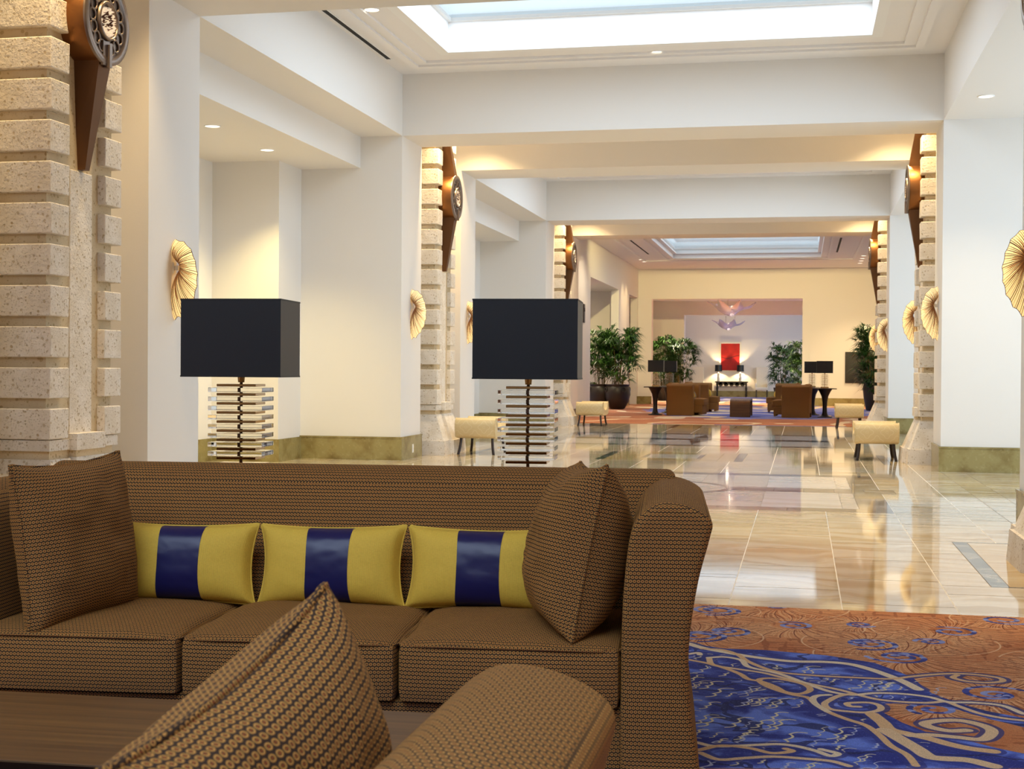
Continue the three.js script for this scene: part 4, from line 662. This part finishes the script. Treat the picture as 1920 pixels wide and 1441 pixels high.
// palms: canes with fans of narrow blades
function palm(label, pos, hgt, spread, seed, potKind, dark) {
  const t = thing('potted_palm', label, 'plant', [pos[0], pos[1], -pos[2]]), r = rng(seed), leaves = [[], []], stems = [];
  const blade = (o, dir, len, wd, droop) => { const side = dir.clone().cross(V(0, 1, 0)).normalize().multiplyScalar(wd / 2), a = o.clone(), m = o.clone().addScaledVector(dir, len * 0.5), e = o.clone().addScaledVector(dir, len); m.y += len * 0.04; e.y -= len * droop; const f = [a, m.clone().add(side), m.clone().sub(side), m.clone().add(side), e, m.clone().sub(side)]; const g = new THREE.BufferGeometry(); g.setAttribute('position', new THREE.Float32BufferAttribute(f.flatMap((p) => [p.x, p.y, p.z]), 3)); g.computeVertexNormals(); return g; };
  const base = potKind === 'urn' ? 0.7 : 0.45, n = 46;
  for (let k = 0; k < n; k++) {
    const a = r() * 6.283, q = Math.sqrt(r()) * 0.17, y1 = base + (hgt - base) * (0.1 + 0.8 * Math.pow(r(), 0.8)), lean = spread * (0.25 + 0.45 * r()), c = V(Math.cos(a), 0, Math.sin(a));
    const top = V(q * c.x + lean * c.x * 0.8, y1, q * c.z + lean * c.z * 0.8); if (k < 16) stems.push(tube([[q * c.x, base - 0.05, q * c.z], [q * c.x + lean * c.x * 0.25, (base + y1) / 2, q * c.z + lean * c.z * 0.25], [top.x, top.y, top.z]], 0.009, 8, 5));
    const fans = 4 + Math.floor(r() * 3);
    for (let f = 0; f < fans; f++) {
      const fa = a + (r() - 0.5) * 3.6, el = 0.1 + r() * 0.9, d0 = V(Math.cos(fa) * Math.cos(el), Math.sin(el), Math.sin(fa) * Math.cos(el)), st = top.clone().addScaledVector(d0, 0.1 + 0.16 * r()); st.y -= 0.3 * r();
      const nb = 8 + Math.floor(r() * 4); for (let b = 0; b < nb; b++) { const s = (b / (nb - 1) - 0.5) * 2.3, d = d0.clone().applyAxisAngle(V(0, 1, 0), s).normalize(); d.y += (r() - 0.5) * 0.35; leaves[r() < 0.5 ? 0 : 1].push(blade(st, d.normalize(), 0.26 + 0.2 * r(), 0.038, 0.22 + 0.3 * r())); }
    }
  }
  mesh('canes', stems, M.stem, t); mesh('foliage', leaves[0], dark ? M.leafShaded : M.leaf, t); mesh('foliage', leaves[1], M.leafShaded, t);  // random blades painted in the shaded green; dark palms wholly so
  const prof = potKind === 'urn' ? [[0, 0], [0.2, 0], [0.24, 0.04], [0.34, 0.22], [0.405, 0.45], [0.395, 0.62], [0.345, 0.70], [0.37, 0.735], [0.375, 0.76], [0.33, 0.76], [0.31, 0.70], [0, 0.68]] : potKind === 'tall' ? [[0, 0], [0.17, 0], [0.2, 0.04], [0.27, 0.4], [0.3, 0.7], [0.26, 0.86], [0.24, 0.92], [0.29, 0.98], [0.26, 0.99], [0, 0.92]] : [[0, 0], [0.24, 0], [0.3, 0.3], [0.34, 0.5], [0.31, 0.5], [0, 0.46]];
  const p = mesh('pot', [smoothed(lathe(prof, 36), 0.6)], M.pot, t); if (potKind === 'urn') for (let k = 0; k < 4; k++) { const a = k * Math.PI / 2 + 0.6; mesh('handle', [new THREE.TorusGeometry(0.07, 0.02, 8, 18).translate(0, 0.6, 0.4).rotateY(a)], M.pot, p); }
  return t;
}
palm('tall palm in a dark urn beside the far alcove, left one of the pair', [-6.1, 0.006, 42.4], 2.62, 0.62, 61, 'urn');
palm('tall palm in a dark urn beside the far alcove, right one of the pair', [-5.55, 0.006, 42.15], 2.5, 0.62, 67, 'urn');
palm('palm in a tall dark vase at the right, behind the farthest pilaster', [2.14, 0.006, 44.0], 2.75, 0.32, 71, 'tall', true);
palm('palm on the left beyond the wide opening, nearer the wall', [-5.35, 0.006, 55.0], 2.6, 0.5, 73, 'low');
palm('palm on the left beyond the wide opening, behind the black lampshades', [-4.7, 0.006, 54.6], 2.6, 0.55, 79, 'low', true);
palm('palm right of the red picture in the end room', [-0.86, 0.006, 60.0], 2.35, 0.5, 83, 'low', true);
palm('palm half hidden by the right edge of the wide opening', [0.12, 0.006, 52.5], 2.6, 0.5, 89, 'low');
// framed dark panel on the end wall
{
  const t = thing('framed_panel', 'dark framed panel on the end wall behind the right palm', 'frame', [2.0, 0.81, -49.17]);
  mesh('frame', [cbox(1.08, 0.07, 0.06, 0, 0.035, 0.03), cbox(1.08, 0.07, 0.06, 0, 1.045, 0.03), cbox(0.07, 0.94, 0.06, -0.505, 0.54, 0.03), cbox(0.07, 0.94, 0.06, 0.505, 0.54, 0.03)], M.darkWood, t); mesh('panel', [cbox(0.94, 0.94, 0.03, 0, 0.54, 0.015)], M.black, t);
}
// the end room: red picture, console, two lit lamps, two pale chairs, two chandeliers
{
  const t = thing('red_painting', 'red abstract painting in a pale frame on the far wall', 'painting', [-3.256, 1.16, -64.6]);
  const pic = canvas(256, 368, (x, w, h) => { x.drawImage(paint(w, h, (u, v) => { const n = fbm(u * 4, v * 5, 4, 5, 501, 4), s = fbm(u * 40, v * 4, 40, 4, 511, 2); let c = v < 0.52 ? mix([206, 34, 14], [158, 14, 8], n) : mix([214, 18, 20], [150, 6, 12], n); if (Math.abs(v - 0.5 - 0.05 * Math.sin(u * 5)) < 0.02) c = [120, 14, 12]; return mix(c, [232, 70, 30], sat(s - 0.55)); }), 0, 0); });
  mesh('frame', [cbox(1.0, 0.07, 0.06, 0, 0.035, 0.03), cbox(1.0, 0.07, 0.06, 0, 1.345, 0.03), cbox(0.07, 1.24, 0.06, -0.465, 0.69, 0.03), cbox(0.07, 1.24, 0.06, 0.465, 0.69, 0.03)], M.cream, t);
  const cb = new THREE.BoxGeometry(0.86, 1.24, 0.02).translate(0, 0.69, 0.03); mesh('canvas', cb, std({ map: tex(pic), roughness: 0.6 }), t, true);
  const k = thing('wall_console', 'black carved console table under the red painting', 'table', [-3.17, 0.006, -64.3]);
  mesh('table_top', [rbox(1.5, 0.05, 0.45, 0.01, 0, 0.69, 0, 1)], M.darkWood, k); mesh('apron', [cbox(1.4, 0.1, 0.4, 0, 0.615, 0), ...[-0.5, -0.25, 0, 0.25, 0.5].map((x) => cyl(0.09, 0.09, 0.4, 0, 0, 0, 16).rotateX(Math.PI / 2).translate(x, 0.575, 0))], M.darkWood, k);
  for (const x of [-1, 1]) for (const z of [-1, 1]) mesh('leg', [smoothed(lathe([[0, 0], [0.03, 0], [0.035, 0.1], [0.025, 0.25], [0.045, 0.4], [0.03, 0.5], [0.04, 0.58], [0, 0.58]], 16).translate(x * 0.66, 0, z * 0.17), 0.8)], M.darkWood, k);
  for (const [x, n] of [[-3.78, 'left'], [-2.78, 'right']]) {
    const l = thing('console_lamp', `lit lamp with a black drum shade, ${n} of the red painting`, 'lamp', [x, 0.721, -64.3]);
    mesh('lamp_base', [smoothed(lathe([[0, 0], [0.09, 0], [0.09, 0.02], [0.05, 0.05], [0.06, 0.15], [0.045, 0.22], [0.055, 0.32], [0.04, 0.4], [0, 0.42]], 24), 0.7)], M.cream, l);
    const p = []; mesh('lamp_shade', [new THREE.CylinderGeometry(0.155, 0.165, 0.3, 32, 1, true).translate(0, 0.61, 0), new THREE.CylinderGeometry(0.152, 0.162, 0.3, 32, 1, true).scale(1, 1, 1).translate(0, 0.61, 0)], M.shade, l);
    mesh('bulb', [new THREE.SphereGeometry(0.035, 16, 12).translate(0, 0.58, 0)], M.lens, l); glow(l, WARM, 4.5, [0, 0.58, 0], 1.6);
  }
  for (const [x, n] of [[-4.72, 'left'], [-1.8, 'right']]) {
    const c = thing('high_back_chair', `pale high-backed chair ${n} of the black console`, 'chair', [x, 0.006, -64.1]);
    mesh('backrest', [rbox(0.54, 0.95, 0.1, 0.03, 0, 0.9, -0.28)], M.cream, c); mesh('seat', [rbox(0.58, 0.14, 0.56, 0.04, 0, 0.4, 0)], M.cream, c);
    for (const sx of [-1, 1]) { mesh('arm', [rbox(0.07, 0.22, 0.5, 0.03, sx * 0.27, 0.55, -0.02)], M.cream, c); for (const sz of [-1, 1]) mesh('leg', [cbox(0.045, 0.33, 0.045, sx * 0.24, 0.165, sz * 0.22)], M.darkWood, c); }
  }
  const chandelier = (label, pos, R0, drop, seed) => {
    const c = thing('petal_chandelier', label, 'chandelier', pos); const r = rng(seed);
    for (let k = 0; k < 7; k++) {
      const a = k / 7 * 6.283 + 0.3, n = 10, m = 6, ps = [], id = [];
      for (let i = 0; i <= n; i++) for (let j = 0; j <= m; j++) { const u = i / n, v = j / m - 0.5, wd = R0 * 0.62 * Math.sin(Math.PI * Math.min(0.97, 0.16 + 0.84 * u)) , x = R0 * (0.08 + 0.92 * u), y = R0 * 0.36 * Math.pow(u, 1.4) - R0 * 0.3 * (1 - 4 * v * v) * (1 - u) * 0.4 + R0 * 0.1 * Math.abs(v) * u + R0 * 0.06 * Math.sin(u * 6 + k); ps.push(x * Math.cos(a) - v * wd * Math.sin(a), y, x * Math.sin(a) + v * wd * Math.cos(a)); }
      for (let i = 0; i < n; i++) for (let j = 0; j < m; j++) { const q = i * (m + 1) + j; id.push(q, q + 1, q + m + 1, q + 1, q + m + 2, q + m + 1); }
      const g = new THREE.BufferGeometry(); g.setAttribute('position', new THREE.Float32BufferAttribute(ps, 3)); g.setIndex(id); g.computeVertexNormals(); mesh('glass_petal', g, M.silverGlass, c);
    }
    for (const k of [0, 1, 2]) { const a = k * 2.094; mesh('cable', [cyl(0.004, 0.004, drop, R0 * 0.35 * Math.cos(a), drop / 2 + 0.05, R0 * 0.35 * Math.sin(a), 6)], M.bronzeDark, c); }
    mesh('bulb', [new THREE.SphereGeometry(R0 * 0.06, 16, 12).translate(0, R0 * 0.2, 0)], M.bulbSoft, c); glow(c, SOFT, 0.7, [0, R0 * 0.2, 0], 3);
  };
  chandelier('nearer petal chandelier of silvery glass in the wide opening', [-2.62, 3.44, -53.0], 0.94, 0.5, 1);
  chandelier('farther petal chandelier of silvery glass, hanging lower in view', [-3.05, 3.05, -59.0], 0.72, 0.9, 2);
}
// small wall plates
for (const [x, y, d, label] of [[-5.728, 2.72, 36.6, 'small dark plate high on the left wall, above the right lampshade'], [-5.728, 1.55, 46.2, 'small dark plate on the left wall beside the palms']]) { const t = thing('wall_plate', label, 'plate', [-5.75, y, -d], Math.PI / 2); mesh('plate', [rbox(0.22, 0.5, 0.03, 0.006, 0, 0, 0.015, 1)], M.black, t); mesh('reader', [rbox(0.1, 0.1, 0.012, 0.004, 0, 0.1, 0.036, 1)], M.shadeTrim, t); }
{ const t = thing('power_outlet', 'small pale power outlet on the baseboard of the left pier', 'outlet', [L + 0.022, 0.13, -17.9], Math.PI / 2); mesh('cover', [rbox(0.07, 0.115, 0.008, 0.003, 0, 0, 0.004, 1)], M.cream, t); mesh('socket', [cbox(0.034, 0.03, 0.004, 0, 0.024, 0.009), cbox(0.034, 0.03, 0.004, 0, -0.024, 0.009)], M.trimWhite, t); }

renderer.render(scene, camera);
